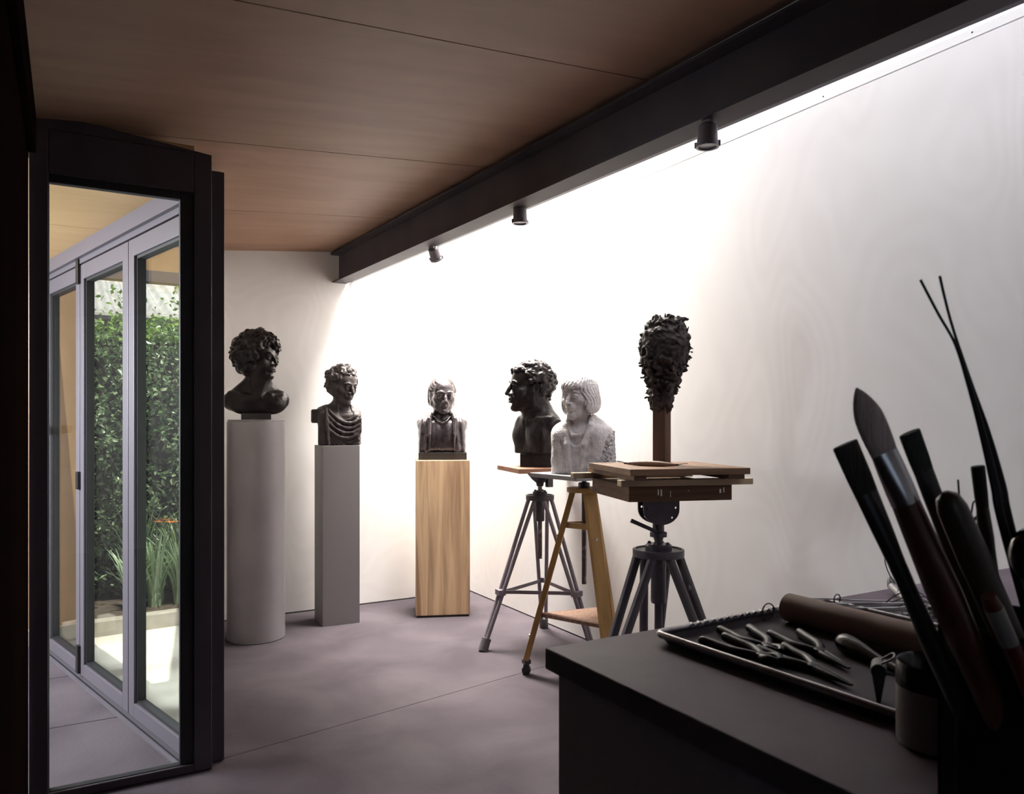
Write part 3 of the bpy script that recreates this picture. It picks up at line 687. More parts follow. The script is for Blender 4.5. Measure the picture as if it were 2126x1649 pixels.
def head(C, t, R, sc, jaw=1.0, nose=1.0, brow=1.0, lips=1.0, age=0.0, female=False, ears=True, neck=None):
    """a life-size head (eye level at the origin, +Y forward) added in the given frame"""
    C.frame(t, R, sc)
    C.ell((0, -0.018, 0.028), (0.073, 0.093, 0.086), 0.02)
    C.ell((0, 0.030, 0.035), (0.064, 0.054, 0.055), 0.02)                       # forehead
    C.ell((0, 0.026, -0.040), (0.056*jaw, 0.056, 0.070), 0.025)                 # face
    for q in (-1, 1):
        C.cap((q*0.053*jaw, -0.006, -0.060), (q*0.014, 0.062, -0.103), 0.017, 0.016, 0.025)
        C.ell((q*0.045, 0.046, -0.024), (0.024, 0.022, 0.019), 0.026)           # cheekbone
        C.ell((q*0.067, -0.005, -0.03), (0.012, 0.025, 0.04), 0.02)
    C.ell((0, 0.073, -0.100), (0.019*jaw, 0.014, 0.015), 0.012)                 # chin
    C.cap((-0.034, 0.074, 0.019), (0.034, 0.074, 0.019), 0.0095*brow, None, 0.012)
    for q in (-1, 1):                                                           # eyes
        C.ell((q*0.031, 0.091, -0.001), (0.018, 0.015, 0.0125), 0.009, 's')
        C.ell((q*0.031, 0.0715, -0.001), (0.0135, 0.0130, 0.0125), 0.003)
        C.path([(q*0.015, 0.079, 0.000), (q*0.024, 0.0855, 0.0075), (q*0.035, 0.0845, 0.0075), (q*0.047, 0.073, 0.001)], 0.0032, 0.003)
        C.path([(q*0.015, 0.079, -0.001), (q*0.025, 0.0835, -0.0080), (q*0.036, 0.0825, -0.0078), (q*0.047, 0.073, 0.000)], 0.0026, 0.003)
        C.path([(q*0.012, 0.086, 0.020), (q*0.030, 0.0865, 0.025), (q*0.050, 0.071, 0.017)], 0.0042*brow, 0.005)
    C.path([(0, 0.083, 0.012), (0, 0.095, -0.012), (0, 0.0975+0.0075*nose, -0.033)], [0.0075, 0.0080*nose, 0.0095*nose], 0.009)
    for q in (-1, 1):
        C.ell((q*0.0125*nose, 0.091, -0.038), (0.0085, 0.011, 0.0075), 0.006)
        C.ell((q*0.0068*nose, 0.099, -0.0445), (0.0035, 0.005, 0.003), 0.003, 's')
        if not female: C.cap((q*0.019, 0.086, -0.043), (q*0.031, 0.073, -0.066), 0.004, 0.0035, 0.010)
    C.ell((0, 0.078, -0.060), (0.028, 0.016, 0.020), 0.012)                     # muzzle
    for q in (-1, 1):
        C.cap((0, 0.0915, -0.0608), (q*0.021, 0.0790, -0.0645), 0.0044*lips, 0.0024, 0.005)
    C.cap((-0.014, 0.0880, -0.0715), (0.014, 0.0880, -0.0715), 0.0056*lips, None, 0.004)
    C.path([(-0.024, 0.080, -0.0655), (-0.009, 0.096, -0.0660), (0.009, 0.096, -0.0660), (0.024, 0.080, -0.0655)], 0.0013, 0.003, 's')
    C.ell((0, 0.091, -0.084), (0.016, 0.007, 0.006), 0.008, 's')
    if age:
        for q in (-1, 1):
            C.path([(q*0.020, 0.090, -0.040), (q*0.031, 0.080, -0.056), (q*0.033, 0.070, -0.076)], 0.0024*age, 0.005, 's')
            C.ell((q*0.031, 0.079, -0.016), (0.014, 0.007, 0.005), 0.005)
        for zz in (0.045, 0.056): C.path([(-0.03, 0.079, zz), (0, 0.086, zz+0.002), (0.03, 0.079, zz)], 0.0018*age, 0.004, 's')
        C.path([(-0.006, 0.09, 0.03), (-0.005, 0.092, 0.018)], 0.002*age, 0.003, 's')
    if ears:
        for q in (-1, 1):
            C.ell((q*0.077, -0.012, -0.012), (0.0085, 0.020, 0.032), 0.004, rot=(0.22, 'X'))
            C.ell((q*0.086, -0.006, -0.008), (0.006, 0.011, 0.019), 0.004, 's')
            C.path([(q*0.083, -0.020, 0.016), (q*0.086, -0.030, -0.004), (q*0.082, -0.018, -0.034)], 0.0035, 0.003)
    C.frame()
def to_w(t, R, sc, p): return tuple(np.array(t)+sc*(np.array(R) @ np.array(p)))

def noise3(x, y, z, f, s=0.0):
    a = np.sin(f*x+1.7*np.sin(0.63*f*y+s)+s)*np.sin(f*y+1.9*np.sin(0.71*f*z+1.3)+2*s)*np.sin(f*z+1.6*np.sin(0.57*f*x+2.1)+3*s)
    return a
def curls(C, t, R, sc, vol, size, n, seed, line, amp=0.004, f=150.0):
    """a head of curls: lumps over the skull wherever the hairline function allows"""
    r = np.random.default_rng(seed); C.frame(t, R, sc); ga = PI*(3-math.sqrt(5))
    for i in range(n):
        zz = 1-2*(i+0.5)/n; rr = math.sqrt(1-zz*zz); a = ga*i
        d = np.array([rr*math.cos(a), rr*math.sin(a), zz])
        p = np.array([0, -0.018, 0.022]) + d*np.array([0.070+vol, 0.090+vol, 0.084+vol])
        ok = line(p)
        if not ok: continue
        p = p+r.normal(size=3)*0.005; q = size*r.uniform(0.7, 1.25)*ok
        C.ell(tuple(p), (q*r.uniform(0.8, 1.3), q*r.uniform(0.8, 1.3), q*r.uniform(0.7, 1.1)), 0.006)
        C.cap(tuple(p), tuple(p*np.array([0.78, 0.80, 0.78])), size*0.9, size*0.7, 0.012)
    if amp: C.disp(lambda x, y, z: amp*noise3(x, y, z, f, seed))
    C.frame()

def bust(name, label, base, voff=0.0):
    """root whose local -Y looks at the camera"""
    b = Vector(base); return thing('portrait_bust', label, 'bust', base, math.atan2(-b.y, -b.x)+PI/2)

# --- bust with thick curls, bare shoulders, on the grey cylinder
CYL = at(532, 1324, 4.66); CYL.z = 0
B1 = bust('b', 'dark bronze bust of a curly-haired youth with bare shoulders on the grey cylinder', (CYL.x, CYL.y, 1.3155))
R1 = head_R(math.radians(58), 0.02); T1 = (0.018, 0.0, 0.372); s1 = 1.10
C = Clay((-0.24, -0.2, 0.01), (0.24, 0.2, 0.60), 0.0045)
head(C, T1, R1, s1, brow=1.1, lips=1.25, ears=False)
C.cap((0.006, 0.02, 0.10), (0.016, -0.002, 0.30), 0.080, 0.066, 0.02)
C.cap((-0.135, 0.015, 0.105), (0.14, 0.005, 0.115), 0.052, 0.050, 0.03)
for q in (-1, 1):
    C.cap((q*0.15, 0.02, 0.12), (q*0.03, 0.02, 0.215), 0.038, 0.050, 0.03)
    C.ell((q*0.075+0.01, -0.035, 0.085), (0.080, 0.045, 0.055), 0.04)
    C.path([(q*0.02+0.01, -0.060, 0.130), (q*0.08, -0.045, 0.146), (q*0.15, -0.005, 0.160)], 0.010, 0.020)
C.cap((0.075, -0.02, 0.29), (0.018, -0.066, 0.135), 0.016, 0.012, 0.014); C.cap((-0.03, -0.04, 0.26), (0.002, -0.064, 0.135), 0.013, 0.010, 0.014)
C.path([(0.008, -0.10, 0.05), (0.008, -0.097, 0.11)], 0.006, 0.02, 's')
C.cut((-1, 0, -0.25), 0.165); C.cut((1, 0, -0.12), 0.178)
C._op(lambda x, y, z: 0.030+0.9*np.maximum(np.abs(x-0.01)-0.085, 0)**1.6-z, (0, 0, 0), 9, 0.006, 'i')
C.mesh('figure', M['bronze'], B1)
C = Clay((-0.24, -0.2, 0.2), (0.24, 0.24, 0.64), 0.0045)
curls(C, T1, R1, s1, 0.030, 0.021, 210, 3, lambda p: (0 if (p[1] > 0.045 and p[2] < 0.066) or (p[1] > 0.0 and p[2] < -0.015) or (p[2] < -0.075) else (1.15 if p[2] > 0.05 else 1.0)), 0.007, 120)
C.mesh('hair', M['bronze'], B1)
b = MB(); b.box((0.0, 0, 0.019), (0.170, 0.14, 0.038)); b.build('socle', M['black_base'], B1, bevel=0.002)

# --- bust in a draped toga on the grey plinth
GP = (Vector((1.397, 4.842, 0)), Vector((1.636, 4.827, 0)))
gpc = (GP[0]+GP[1])/2; gpd = (GP[1]-GP[0]).normalized(); gpn = Vector((-gpd.y, gpd.x, 0)); GPC = gpc+gpn*0.12
B2 = bust('b', 'dark bust in a draped toga with short wavy hair on the square grey plinth', (GPC.x, GPC.y, 1.150))
R2 = head_R(math.radians(40), 0.20, 0.05); T2 = (0.040, -0.012, 0.392); s2 = 1.03
C = Clay((-0.22, -0.16, -0.005), (0.22, 0.16, 0.58), 0.0045)
head(C, T2, R2, s2, nose=1.15, age=0.9, jaw=0.92)
C.cap((0.02, 0.02, 0.20), (0.030, -0.008, 0.32), 0.060, 0.052, 0.02)
C.box((0.018, 0.01, 0.10), (0.132, 0.085, 0.115), 0.03, 0.02)
C.cap((-0.12, 0.02, 0.195), (0.0, 0.025, 0.245), 0.042, 0.045, 0.03); C.cap((0.125, 0.01, 0.19), (0.03, 0.02, 0.24), 0.038, 0.045, 0.03)
C.box((-0.128, 0.015, 0.19), (0.036, 0.045, 0.045), 0.012, 0.008)
body = C.copy(); C.cut((0, 0, -1), 0.0); C.cut((1, 0, 0), 0.154)
C.mesh('figure', M['bronze_worn'], B2)
G = body; G.frame(); G._op(lambda x, y, z: z-0.262, (0, 0, 0), 9, 0.004, 'i'); G.cut((-1, 0, 0), 0.118); G.cut((1, 0, 0), 0.154)
G.grow(0.006)
G.disp(lambda x, y, z: np.where(y < 0.05, 1, 0)*0.0055*np.sin(2*PI*(z-5.5*np.abs(x-0.075)**1.7-0.12*np.sin(x*20)*0.1)/0.030)*np.clip((x+0.10)/0.05, 0, 1)*np.clip((0.20-z)/0.05, 0, 1))
for x0, z1, dz in ((0.08, 0.145, 0.0), (0.075, 0.112, 0), (0.07, 0.080, 0), (0.06, 0.048, 0)):
    P = [(x0-0.13+0.26*i/8, -0.083-0.008*math.sin(PI*i/8), z1+0.085*(2*i/8-1)**2) for i in range(9)]; G.path(P, 0.0085, 0.010)
G.path([(-0.07, -0.086, 0.24), (-0.062, -0.090, 0.15), (-0.05, -0.090, 0.0)], 0.010, 0.008)
G.ell((0.058, -0.085, 0.245), (0.052, 0.075, 0.075), 0.008, 's')
G.cut((0, 0, -1), -0.001); G.cut((1, 0, 0), 0.158); G.cut((1, 0, 1.1), 0.372, 0.02); G.cut((0, -1, 0), 0.100, 0.008)
G.mesh('toga', M['bronze_worn'], B2)
C = Clay((-0.2, -0.2, 0.25), (0.24, 0.2, 0.62), 0.0045)
curls(C, T2, R2, s2, 0.010, 0.016, 230, 5, lambda p: 0 if (p[1] > 0.035 and p[2] < 0.078) or (p[1] > 0.005 and p[2] < 0.0) or (abs(p[0]) > 0.06 and p[1] > -0.03 and p[2] < 0.02) or p[2] < -0.07 else (1.25 if abs(p[0]) > 0.05 and p[1] < 0.0 else 1.0), 0.005, 150)
C.mesh('hair', M['bronze_worn'], B2)

# --- polished bronze of a man in a jacket on the wooden plinth
WPa, WPb = Vector((1.996, 4.747, 0)), Vector((2.329, 4.614, 0)); wd = (WPb-WPa).normalized(); wn = Vector((-wd.y, wd.x, 0)); WPC = (WPa+WPb)/2+wn*0.15
B3 = bust('b', 'shiny bronze bust of an older man in a jacket on the wooden plinth', (WPC.x, WPC.y, 1.046))
R3 = head_R(math.radians(12), 0.10, 0.03); T3 = (0.004, -0.035, 0.440); s3 = 1.06
C = Clay((-0.21, -0.2, 0.04), (0.21, 0.16, 0.61), 0.0045)
head(C, T3, R3, s3, jaw=1.14, nose=1.2, brow=1.25, age=1.2)
C.cap((0, 0.01, 0.25), (0, -0.02, 0.37), 0.070, 0.062, 0.02)
C.box((0, 0.0, 0.16), (0.145, 0.085, 0.12), 0.05, 0.02)
for q in (-1, 1): C.ell((q*0.035, -0.062, 0.17), (0.045, 0.04, 0.08), 0.03)
C.path([(-0.055, -0.060, 0.292), (-0.03, -0.086, 0.262), (0.0, -0.098, 0.250), (0.03, -0.086, 0.262), (0.055, -0.060, 0.292)], 0.007, 0.010)
C.cut((0, 0, -1), -0.05)
C.mesh('figure', M['bronze_lit'], B3)
G = Clay((-0.21, -0.2, 0.04), (0.21, 0.16, 0.36), 0.0045)
G.box((0, 0.005, 0.155), (0.164, 0.096, 0.135), 0.055, 0.02)
for q in (-1, 1): G.cap((q*0.125, 0.005, 0.245), (q*0.055, 0.02, 0.290), 0.042, 0.040, 0.03)
G.cut((0, 0, -1), -0.05)
G.disp(lambda x, y, z: 0.0035*np.sin(2*PI*(np.abs(x)+0.10*(z-0.2))/0.042)*np.clip((np.abs(x)-0.07)/0.02, 0, 1)+0.002*noise3(x, y, z, 60))
for q in (-1, 1):
    G.path([(q*0.062, -0.030, 0.318), (q*0.085, -0.085, 0.275), (q*0.080, -0.106, 0.17), (q*0.075, -0.104, 0.05)], [0.014, 0.016, 0.014, 0.010], 0.008)
    G.path([(q*0.112, -0.088, 0.25), (q*0.108, -0.104, 0.15), (q*0.106, -0.104, 0.05)], 0.005, 0.006, 's')
G._op(lambda x, y, z: np.maximum(np.abs(x)-0.062-0.02*np.clip((0.3-z)/0.25, 0, 1), y+0.03), (0, 0, 0), 9, 0.006, 's')
G.ell((0, 0.0, 0.33), (0.075, 0.085, 0.055), 0.008, 's')
G.mesh('jacket', M['bronze_lit'], B3)
C = Clay((-0.16, -0.2, 0.30), (0.16, 0.16, 0.64), 0.004); C.frame(T3, R3, s3)
C.ell((0, -0.022, 0.034), (0.082, 0.098, 0.091), 0.01)
for q in (-1, 1): C.ell((q*0.074, -0.022, -0.012), (0.016, 0.042, 0.062), 0.02)
C._op(lambda x, y, z: np.maximum(np.maximum(0.012-y, z-0.080+1.1*np.maximum(np.abs(x+0.012)-0.025, 0)), np.abs(x)-0.066), (0, 0, 0), 9, 0.008, 's')
C._op(lambda x, y, z: np.maximum(-(y+0.030), z-0.020), (0, 0, 0), 9, 0.008, 's')
C.cut((0, 0, -1), 0.072)
C.disp(lambda x, y, z: 0.0035*np.sin(2*PI*(z*0.9+0.55*y+0.25*np.abs(x))/0.017))
C.frame(); C.mesh('hair', M['bronze_worn'], B3)
b = MB(); b.box((0.004, 0, 0.025), (0.325, 0.19, 0.05)); b.build('socle', M['black_base'], B3, bevel=0.002)

# --- curly-haired bust in profile, on the grey tripod
TC = Vector((2.398, 3.841, 0)); b4 = at(1108, 968, 4.50)
B4 = bust('b', 'black bronze bust of a curly-haired man in left profile, bare-chested, on the grey steel tripod', (b4.x, b4.y, 1.043))
R4 = head_R(math.radians(-74), -0.02); T4 = (-0.030, 0.0, 0.462); s4 = 1.22
C = Clay((-0.24, -0.26, 0.05), (0.26, 0.24, 0.66), 0.0045)
head(C, T4, R4, s4, nose=1.15, lips=1.5, brow=1.1, jaw=1.05)
C.cap((0.030, 0.02, 0.25), (0.004, 0.0, 0.40), 0.098, 0.080, 0.03)
a4 = math.radians(-52); RT4 = head_R(a4); C.frame((0.02, 0.01, 0.0), RT4)
C.box((0, -0.005, 0.165), (0.150, 0.088, 0.135), 0.06, 0.03)
for q in (-1, 1):
    C.cap((q*0.165, -0.01, 0.225), (q*0.05, -0.015, 0.305), 0.046, 0.055, 0.03)
    C.ell((q*0.072, 0.055, 0.180), (0.075, 0.042, 0.055), 0.035)
    C.path([(q*0.02, 0.075, 0.262), (q*0.08, 0.060, 0.276), (q*0.15, 0.015, 0.280)], 0.012, 0.022)
    C.cap((q*0.05, 0.02, 0.38), (q*0.012, 0.074, 0.268), 0.016, 0.012, 0.018)
C.path([(0, 0.108, 0.09), (0, 0.104, 0.22)], 0.006, 0.02, 's')
C.cut((1, 0, -0.1), 0.155); C.cut((-1, 0, -0.1), 0.155); C.cut((0, 0, -1), -0.075)
C.frame(); C.mesh('figure', M['bronze'], B4)
C = Clay((-0.24, -0.26, 0.30), (0.24, 0.24, 0.70), 0.0045)
curls(C, T4, R4, s4, 0.012, 0.0118, 620, 11, lambda p: 0 if (p[1] > 0.030 and p[2] < 0.068) or (p[1] > -0.005 and p[2] < 0.005) or (abs(p[0]) > 0.06 and p[1] > -0.035 and p[2] < 0.02) or p[2] < -0.066 else 1.0, 0.0030, 170)
C.mesh('hair', M['bronze'], B4)
b = MB(); b.box((0.014, 0.02, 0.038), (0.185, 0.16, 0.078)); b.build('socle', M['bronze'], B4, bevel=0.003)

# --- pale stone bust of a woman with bobbed hair, on the wooden stand
WC = Vector((2.280, 3.227, 0)); b5 = at(1207, 984, 3.90)
B5 = bust('b', 'pale stone bust of a woman with bobbed hair and rough broken arm', (b5.x, b5.y, 1.040))
R5 = head_R(math.radians(-36), 0.03, 0.0); T5 = (-0.012, -0.012, 0.392); s5 = 0.97
C = Clay((-0.21, -0.19, -0.005), (0.21, 0.19, 0.56), 0.0036)
head(C, T5, R5, s5, female=True, jaw=0.96, nose=0.86, lips=1.25, brow=0.7, ears=False)
C.cap((0.004, 0.025, 0.22), (-0.006, 0.004, 0.34), 0.058, 0.048, 0.02)
C.frame((0, 0.01, 0), head_R(math.radians(-18)))
C.box((0, 0, 0.11), (0.135, 0.080, 0.14), 0.06, 0.02)
C.path([(-0.05, 0.062, 0.235), (-0.02, 0.085, 0.195), (0.02, 0.085, 0.195), (0.05, 0.062, 0.235)], 0.006, 0.006)
C.cut((0, 0, -1), 0.0); C.frame(); C.mesh('figure', M['stone'], B5)
G = Clay((-0.21, -0.19, -0.005), (0.21, 0.19, 0.36), 0.0042)
G.frame((0, 0.01, 0), head_R(math.radians(-18)))
G.box((0.0, 0, 0.10), (0.148, 0.090, 0.15), 0.06, 0.02)
for q in (-1, 1):
    G.cap((q*0.115, -0.01, 0.205), (q*0.045, -0.02, 0.262), 0.046, 0.042, 0.03)
    G.path([(q*0.050, -0.01, 0.300), (q*0.066, 0.060, 0.240), (q*0.045, 0.094, 0.15), (q*0.032, 0.094, 0.0)], [0.013, 0.016, 0.014, 0.010], 0.008)
    G.path([(q*0.085, 0.075, 0.21), (q*0.075, 0.096, 0.10), (q*0.072, 0.094, 0.0)], 0.004, 0.006, 's')
G.ell((0, 0.085, 0.255), (0.050, 0.055, 0.110), 0.008, 's'); G.ell((0, 0.0, 0.32), (0.062, 0.07, 0.06), 0.008, 's')
G.cut((0, 0, -1), 0.0); G.disp(lambda x, y, z: 0.0012*noise3(x, y, z, 300)+0.0025*noise3(x, y, z, 45))
G.frame(); G.mesh('jacket', M['stone'], B5)
G = Clay((0.05, -0.16, -0.005), (0.21, 0.14, 0.24), 0.0042)
G.frame(); G.cap((0.128, -0.045, 0.175), (0.102, -0.060, 0.02), 0.034, 0.066, 0.02); G.cap((0.142, 0.0, 0.205), (0.115, -0.03, 0.05), 0.026, 0.055, 0.02); G.cut((0, 0, -1), 0.0)
G.disp(lambda x, y, z: 0.006*noise3(x, y, z, 170)+0.004*noise3(x, y, z, 330, 1.0)); G.mesh('broken_arm', M['rough_stone'], B5)
C = Clay((-0.16, -0.19, 0.25), (0.16, 0.19, 0.56), 0.0042); C.frame(T5, R5, s5)
C.ell((0, -0.016, 0.030), (0.088, 0.105, 0.094), 0.01)
for q in (-1, 1): C.ell((q*0.066, -0.012, -0.040), (0.034, 0.062, 0.075), 0.03)
C.ell((0, -0.075, -0.040), (0.075, 0.045, 0.07), 0.03)
C.ell((0, 0.062, 0.050), (0.060, 0.034, 0.034), 0.02)
C._op(lambda x, y, z: np.maximum(np.maximum(np.abs(x)-0.060-0.12*np.clip(0.03-z, 0, 0.12), z-0.034), -(y-0.010)), (0, 0, 0), 9, 0.010, 's')
C.cut((0, -0.2, -1), 0.092, 0.012)
C.disp(lambda x, y, z: 0.0022*np.sin(30*np.arctan2(x, -(y+0.01))+6*np.sin(z*40))+0.0022*noise3(x, y, z, 210))
C.frame(); C.mesh('hair', M['stone'], B5)

# ------------------------------------------------------------------ plinths
t = thing('cylindrical_plinth', 'tall pale grey cylindrical plinth, leftmost of the three plinths', 'plinth', CYL)
b = MB(); b.lathe([(0.160, 0.0), (0.168, 0.004), (0.168, 1.302), (0.160, 1.308)], 72); b.build('drum', M['plinth_cyl'], t, 30)
b = MB(); b.lathe([(0.1595, 1.3075), (0.1640, 1.3085), (0.1635, 1.315), (0.158, 1.3155)], 72); b.build('top', M['plinth_cyl'], t, 30)
t = thing('square_plinth', 'slim square plinth painted plain grey, in the middle', 'plinth', GPC, math.atan2(gpd.y, gpd.x))
b = MB(); b.box((0, 0, 0.575), (0.240, 0.240, 1.150)); b.build('column', M['plinth_grey'], t, bevel=0.002)
t = thing('wooden_plinth', 'wooden plinth of pale figured veneer by the corner of the white walls', 'plinth', WPC, math.atan2(wd.y, wd.x))
b = MB(); b.box((0, 0, 0.530), (0.358, 0.30, 1.032)); b.build('column', M['plinth_wood'], t, bevel=0.003)
b = MB(); b.box((0, 0, 0.008), (0.345, 0.288, 0.016)); b.build('recessed_foot', M['black_base'], t)

# ------------------------------------------------------------------ steel tripods (paired tube legs on a disc, centre screw)
def plate_with_holes(name, pts, holes, thick, m, parent, Mx):
    cu = bpy.data.curves.new(name, 'CURVE'); cu.dimensions = '2D'; cu.fill_mode = 'BOTH'; cu.extrude = thick/2
    for P in [pts]+[[(c[0]+r*math.cos(a*PI/6), c[1]+r*math.sin(a*PI/6)) for a in range(12)] for c, r in holes]:
        sp = cu.splines.new('POLY'); sp.points.add(len(P)-1); sp.use_cyclic_u = True
        for q, p in zip(sp.points, P): q.co = (p[0], p[1], 0, 1)
    co = bpy.data.objects.new(name, cu); COL.objects.link(co); bpy.context.view_layer.update()
    me = bpy.data.meshes.new_from_object(co.evaluated_get(bpy.context.evaluated_depsgraph_get()))
    bpy.data.objects.remove(co); me.transform(Mx); me.materials.clear()
    return link_mesh(name, me, m, parent)

def tripod(root, disc_z, disc_r, feet, tube_r, mleg, mcast, screw_top, screw_bot, ring_z, foot_r, sleeve=None, mleg2=None, spread=0.62):
    """feet: local xy of the three feet"""
    b = MB(); b.lathe([(disc_r*0.98, disc_z-0.030), (disc_r, disc_z-0.026), (disc_r, disc_z-0.002), (disc_r*0.96, disc_z), (disc_r*0.90, disc_z), (disc_r*0.88, disc_z-0.006), (0.0, disc_z-0.006)], 40)
    b.build('disc', mcast, root, 35)
    b = MB(); b.lathe([(disc_r*0.52, disc_z-0.006), (disc_r*0.52, disc_z+0.014), (disc_r*0.46, disc_z+0.020), (0, disc_z+0.020)], 32)
    for k in range(4):
        a = k*PI/2+0.5; b.ball((disc_r*0.38*math.cos(a), disc_r*0.38*math.sin(a), disc_z+0.022), 0.008, 8)
    b.build('hub', mcast, root, 35)
    for i, (fx, fy) in enumerate(feet):
        a = math.atan2(fy, fx); top_r = disc_r*0.80; b = MB()
        for q in (-1, 1):
            da = q*spread
            top = Vector((top_r*math.cos(a+da), top_r*math.sin(a+da), disc_z-0.028))
            sd = Vector((-math.sin(a), math.cos(a), 0))*q*tube_r*1.06
            low = Vector((fx, fy, 0.012))+sd
            d = (low-top).normalized(); kn = top + Vector((math.cos(a)*0.012, math.sin(a)*0.012, -0.03))
            b.tube([top, kn, low], [tube_r*1.05, tube_r, tube_r], 12)
        lg = b.build('leg', mleg2 if (mleg2 and i == 1) else mleg, root, 40)
        b = MB(); o = Vector((fx, fy, 0)); ax = (Vector((top_r*math.cos(a), top_r*math.sin(a), disc_z))-o).normalized()
        b.tube([o+Vector((0, 0, 0.004)), o+ax*0.075], [foot_r*1.05, foot_r], 16); b.build('rubber_foot', M['rubber'], lg, 40)
    b = MB(); b.cyl((0, 0, screw_bot), (0, 0, screw_top), disc_r*0.155, n=16); b.build('screw', M['rod'] if not sleeve else mcast, root, 40)
    if sleeve:
        b = MB(); b.lathe([(sleeve[0]*0.92, sleeve[1]), (sleeve[0], sleeve[1]+0.008), (sleeve[0], disc_z-0.028), (sleeve[0]*0.9, disc_z-0.028)], 24); b.build('sleeve', mcast, root, 40)
    if ring_z:
        b = MB(); P = []
        for fx, fy in feet:
            f = 1-ring_z/disc_z; r = math.hypot(fx, fy); a = math.atan2(fy, fx); rr = disc_r*0.8+(r-disc_r*0.8)*f
            P.append((a, rr))
        for i in range(3):
            (a0, r0), (a1, r1) = P[i], P[(i+1) % 3]
            p0 = Vector((r0*math.cos(a0), r0*math.sin(a0), ring_z)); p1 = Vector((r1*math.cos(a1), r1*math.sin(a1), ring_z))
            q0 = p0*0.80+p1*0.20; q1 = p0*0.20+p1*0.80
            q0.xy *= 0.93; q1.xy *= 0.93
            b.bar(q0, q1, 0.006, 0.020); b.bar(p0, q0, 0.006, 0.020); b.bar(q1, p1, 0.006, 0.020)
            d = Vector((math.cos(a0), math.sin(a0), 0)); b.bar(p0-d*0.02, p0+d*0.022, 0.06, 0.03)
        b.build('brace_ring', mleg, root)

def swivel_head(root, z0, z1, w, m, rz, lever=None):
    """two half-round cheek plates with holes, on a collar"""
    h = z1-z0; out = [(-w/2, h), (w/2, h)] + [(w/2*math.cos(a), h*0.56+ -h*0.56*math.sin(a)) for a in [k*PI/14 for k in range(0, 15)]]
    out = [(-w/2, h)] + [(-w/2*math.cos(a), h*0.58-h*0.58*math.sin(a)) for a in [k*PI/16 for k in range(17)]] + [(w/2, h)]
    hs = [((-w*0.40, h*0.66), w*0.032), ((w*0.40, h*0.66), w*0.032), ((-w*0.30, h*0.28), w*0.032), ((w*0.30, h*0.28), w*0.032)]
    for q in (-1, 1):
        Mx = Matrix.Translation((0, 0, z0)) @ Matrix.Rotation(rz, 4, 'Z') @ Matrix.Translation((0, q*w*0.21, 0)) @ Matrix.Rotation(PI/2, 4, 'X')
        plate_with_holes('cheek_plate', out, hs, 0.008, m, root, Mx)
    b = MB(); R_ = Matrix.Rotation(rz, 4, 'Z')
    b.box((0, 0, z0+h*0.5), (w*0.34, w*0.36, h*0.86), M=R_); b.box((0, 0, z1-0.004), (w*1.02, w*0.6, 0.008), M=R_); b.build('swivel_block', m, root, bevel=0.006)

def around(c, foot, n=3):
    v = Vector(foot)-Vector(c); return [tuple((Matrix.Rotation(k*2*PI/3, 3, 'Z') @ v).xy) for k in range(n)]
t = thing('modelling_stand', 'grey steel tripod stand holding the curly-haired profile bust', 'stand', TC)
feet = around(TC, (2.04, 3.878, 0))
tripod(t, 0.875, 0.083, feet, 0.0115, M['tripod'], M['tripod_dark'], 1.01, 0.50, 0.325, 0.027)
b = MB(); b.lathe([(0.024, 0.72), (0.027, 0.725), (0.027, 0.845), (0.022, 0.846)], 20); b.build('sleeve', M['tripod_dark'], t, 40)
b = MB(); b.lathe([(0.0, 0.925), (0.020, 0.925), (0.024, 0.945), (0.050, 0.965), (0.085, 1.005), (0.100, 1.014), (0.0, 1.014)], 8); b.box((0.045, -0.03, 0.945), (0.035, 0.03, 0.05)); b.build('bracket', M['tripod_dark'], t)
bb = at(1128, 968, 4.48)
o = MB().box((0, 0, 0.0135), (0.44, 0.42, 0.027)).build('stand_board', M['board_red'], bevel=0.002)
o.location = (bb.x+0.02, bb.y+0.03, 1.0150); o.rotation_euler = (0, 0, math.radians(-12))
tag(o, 'reddish board under the curly-haired profile bust', 'board')

# wooden stand on castors
t = thing('wooden_stand', 'three-legged wooden stand with a triangular shelf, under the stone bust', 'stand', WC)
f3 = around(WC, (2.047, 3.411, 0)); tz = 0.945
b = MB(); P = [(0.088*math.cos(k*PI/12), 0.088*math.sin(k*PI/12)) for k in range(24)]; b.prism(P, tz, tz+0.022); b.build('top_plate', M['oak'], t, bevel=0.002)
tops = []; 
for i, (fx, fy) in enumerate(f3):
    a = math.atan2(fy, fx); d = Vector((math.cos(a), math.sin(a), 0)); sd = Vector((-d.y, d.x, 0))
    top = d*0.058+Vector((0, 0, tz)); low = Vector((fx, fy, 0.078)); tops.append((top, low, d, sd))
    b = MB(); b.bar(top, low, 0.062, 0.028, up=d, w2=0.062, d2=0.028); lg = b.build('leg', M['oak'], t, bevel=0.002)
    for zz in (0.72, 0.20):
        u = (tz-zz)/(tz-0.078); p = top.lerp(low, u)
        b = MB(); b.cyl(p+d*0.012, p+d*0.019, 0.008, n=12); b.build('bolt', M['ferrule'], lg, 40)
    b = MB(); b.box((fx, fy, 0.066), (0.034, 0.034, 0.022)); b.cyl((fx, fy, 0.02), (fx, fy, 0.06), 0.006, n=10); b.box((fx, fy, 0.044), (0.030, 0.012, 0.05), a)
    ca = b.build('castor', M['tripod_dark'], lg)
    b = MB(); b.tube([(fx-0.014*sd.x, fy-0.014*sd.y, 0.0225), (fx+0.014*sd.x, fy+0.014*sd.y, 0.0225)], 0.0225, 20); b.build('wheel', M['black_wheel'], ca, 40)
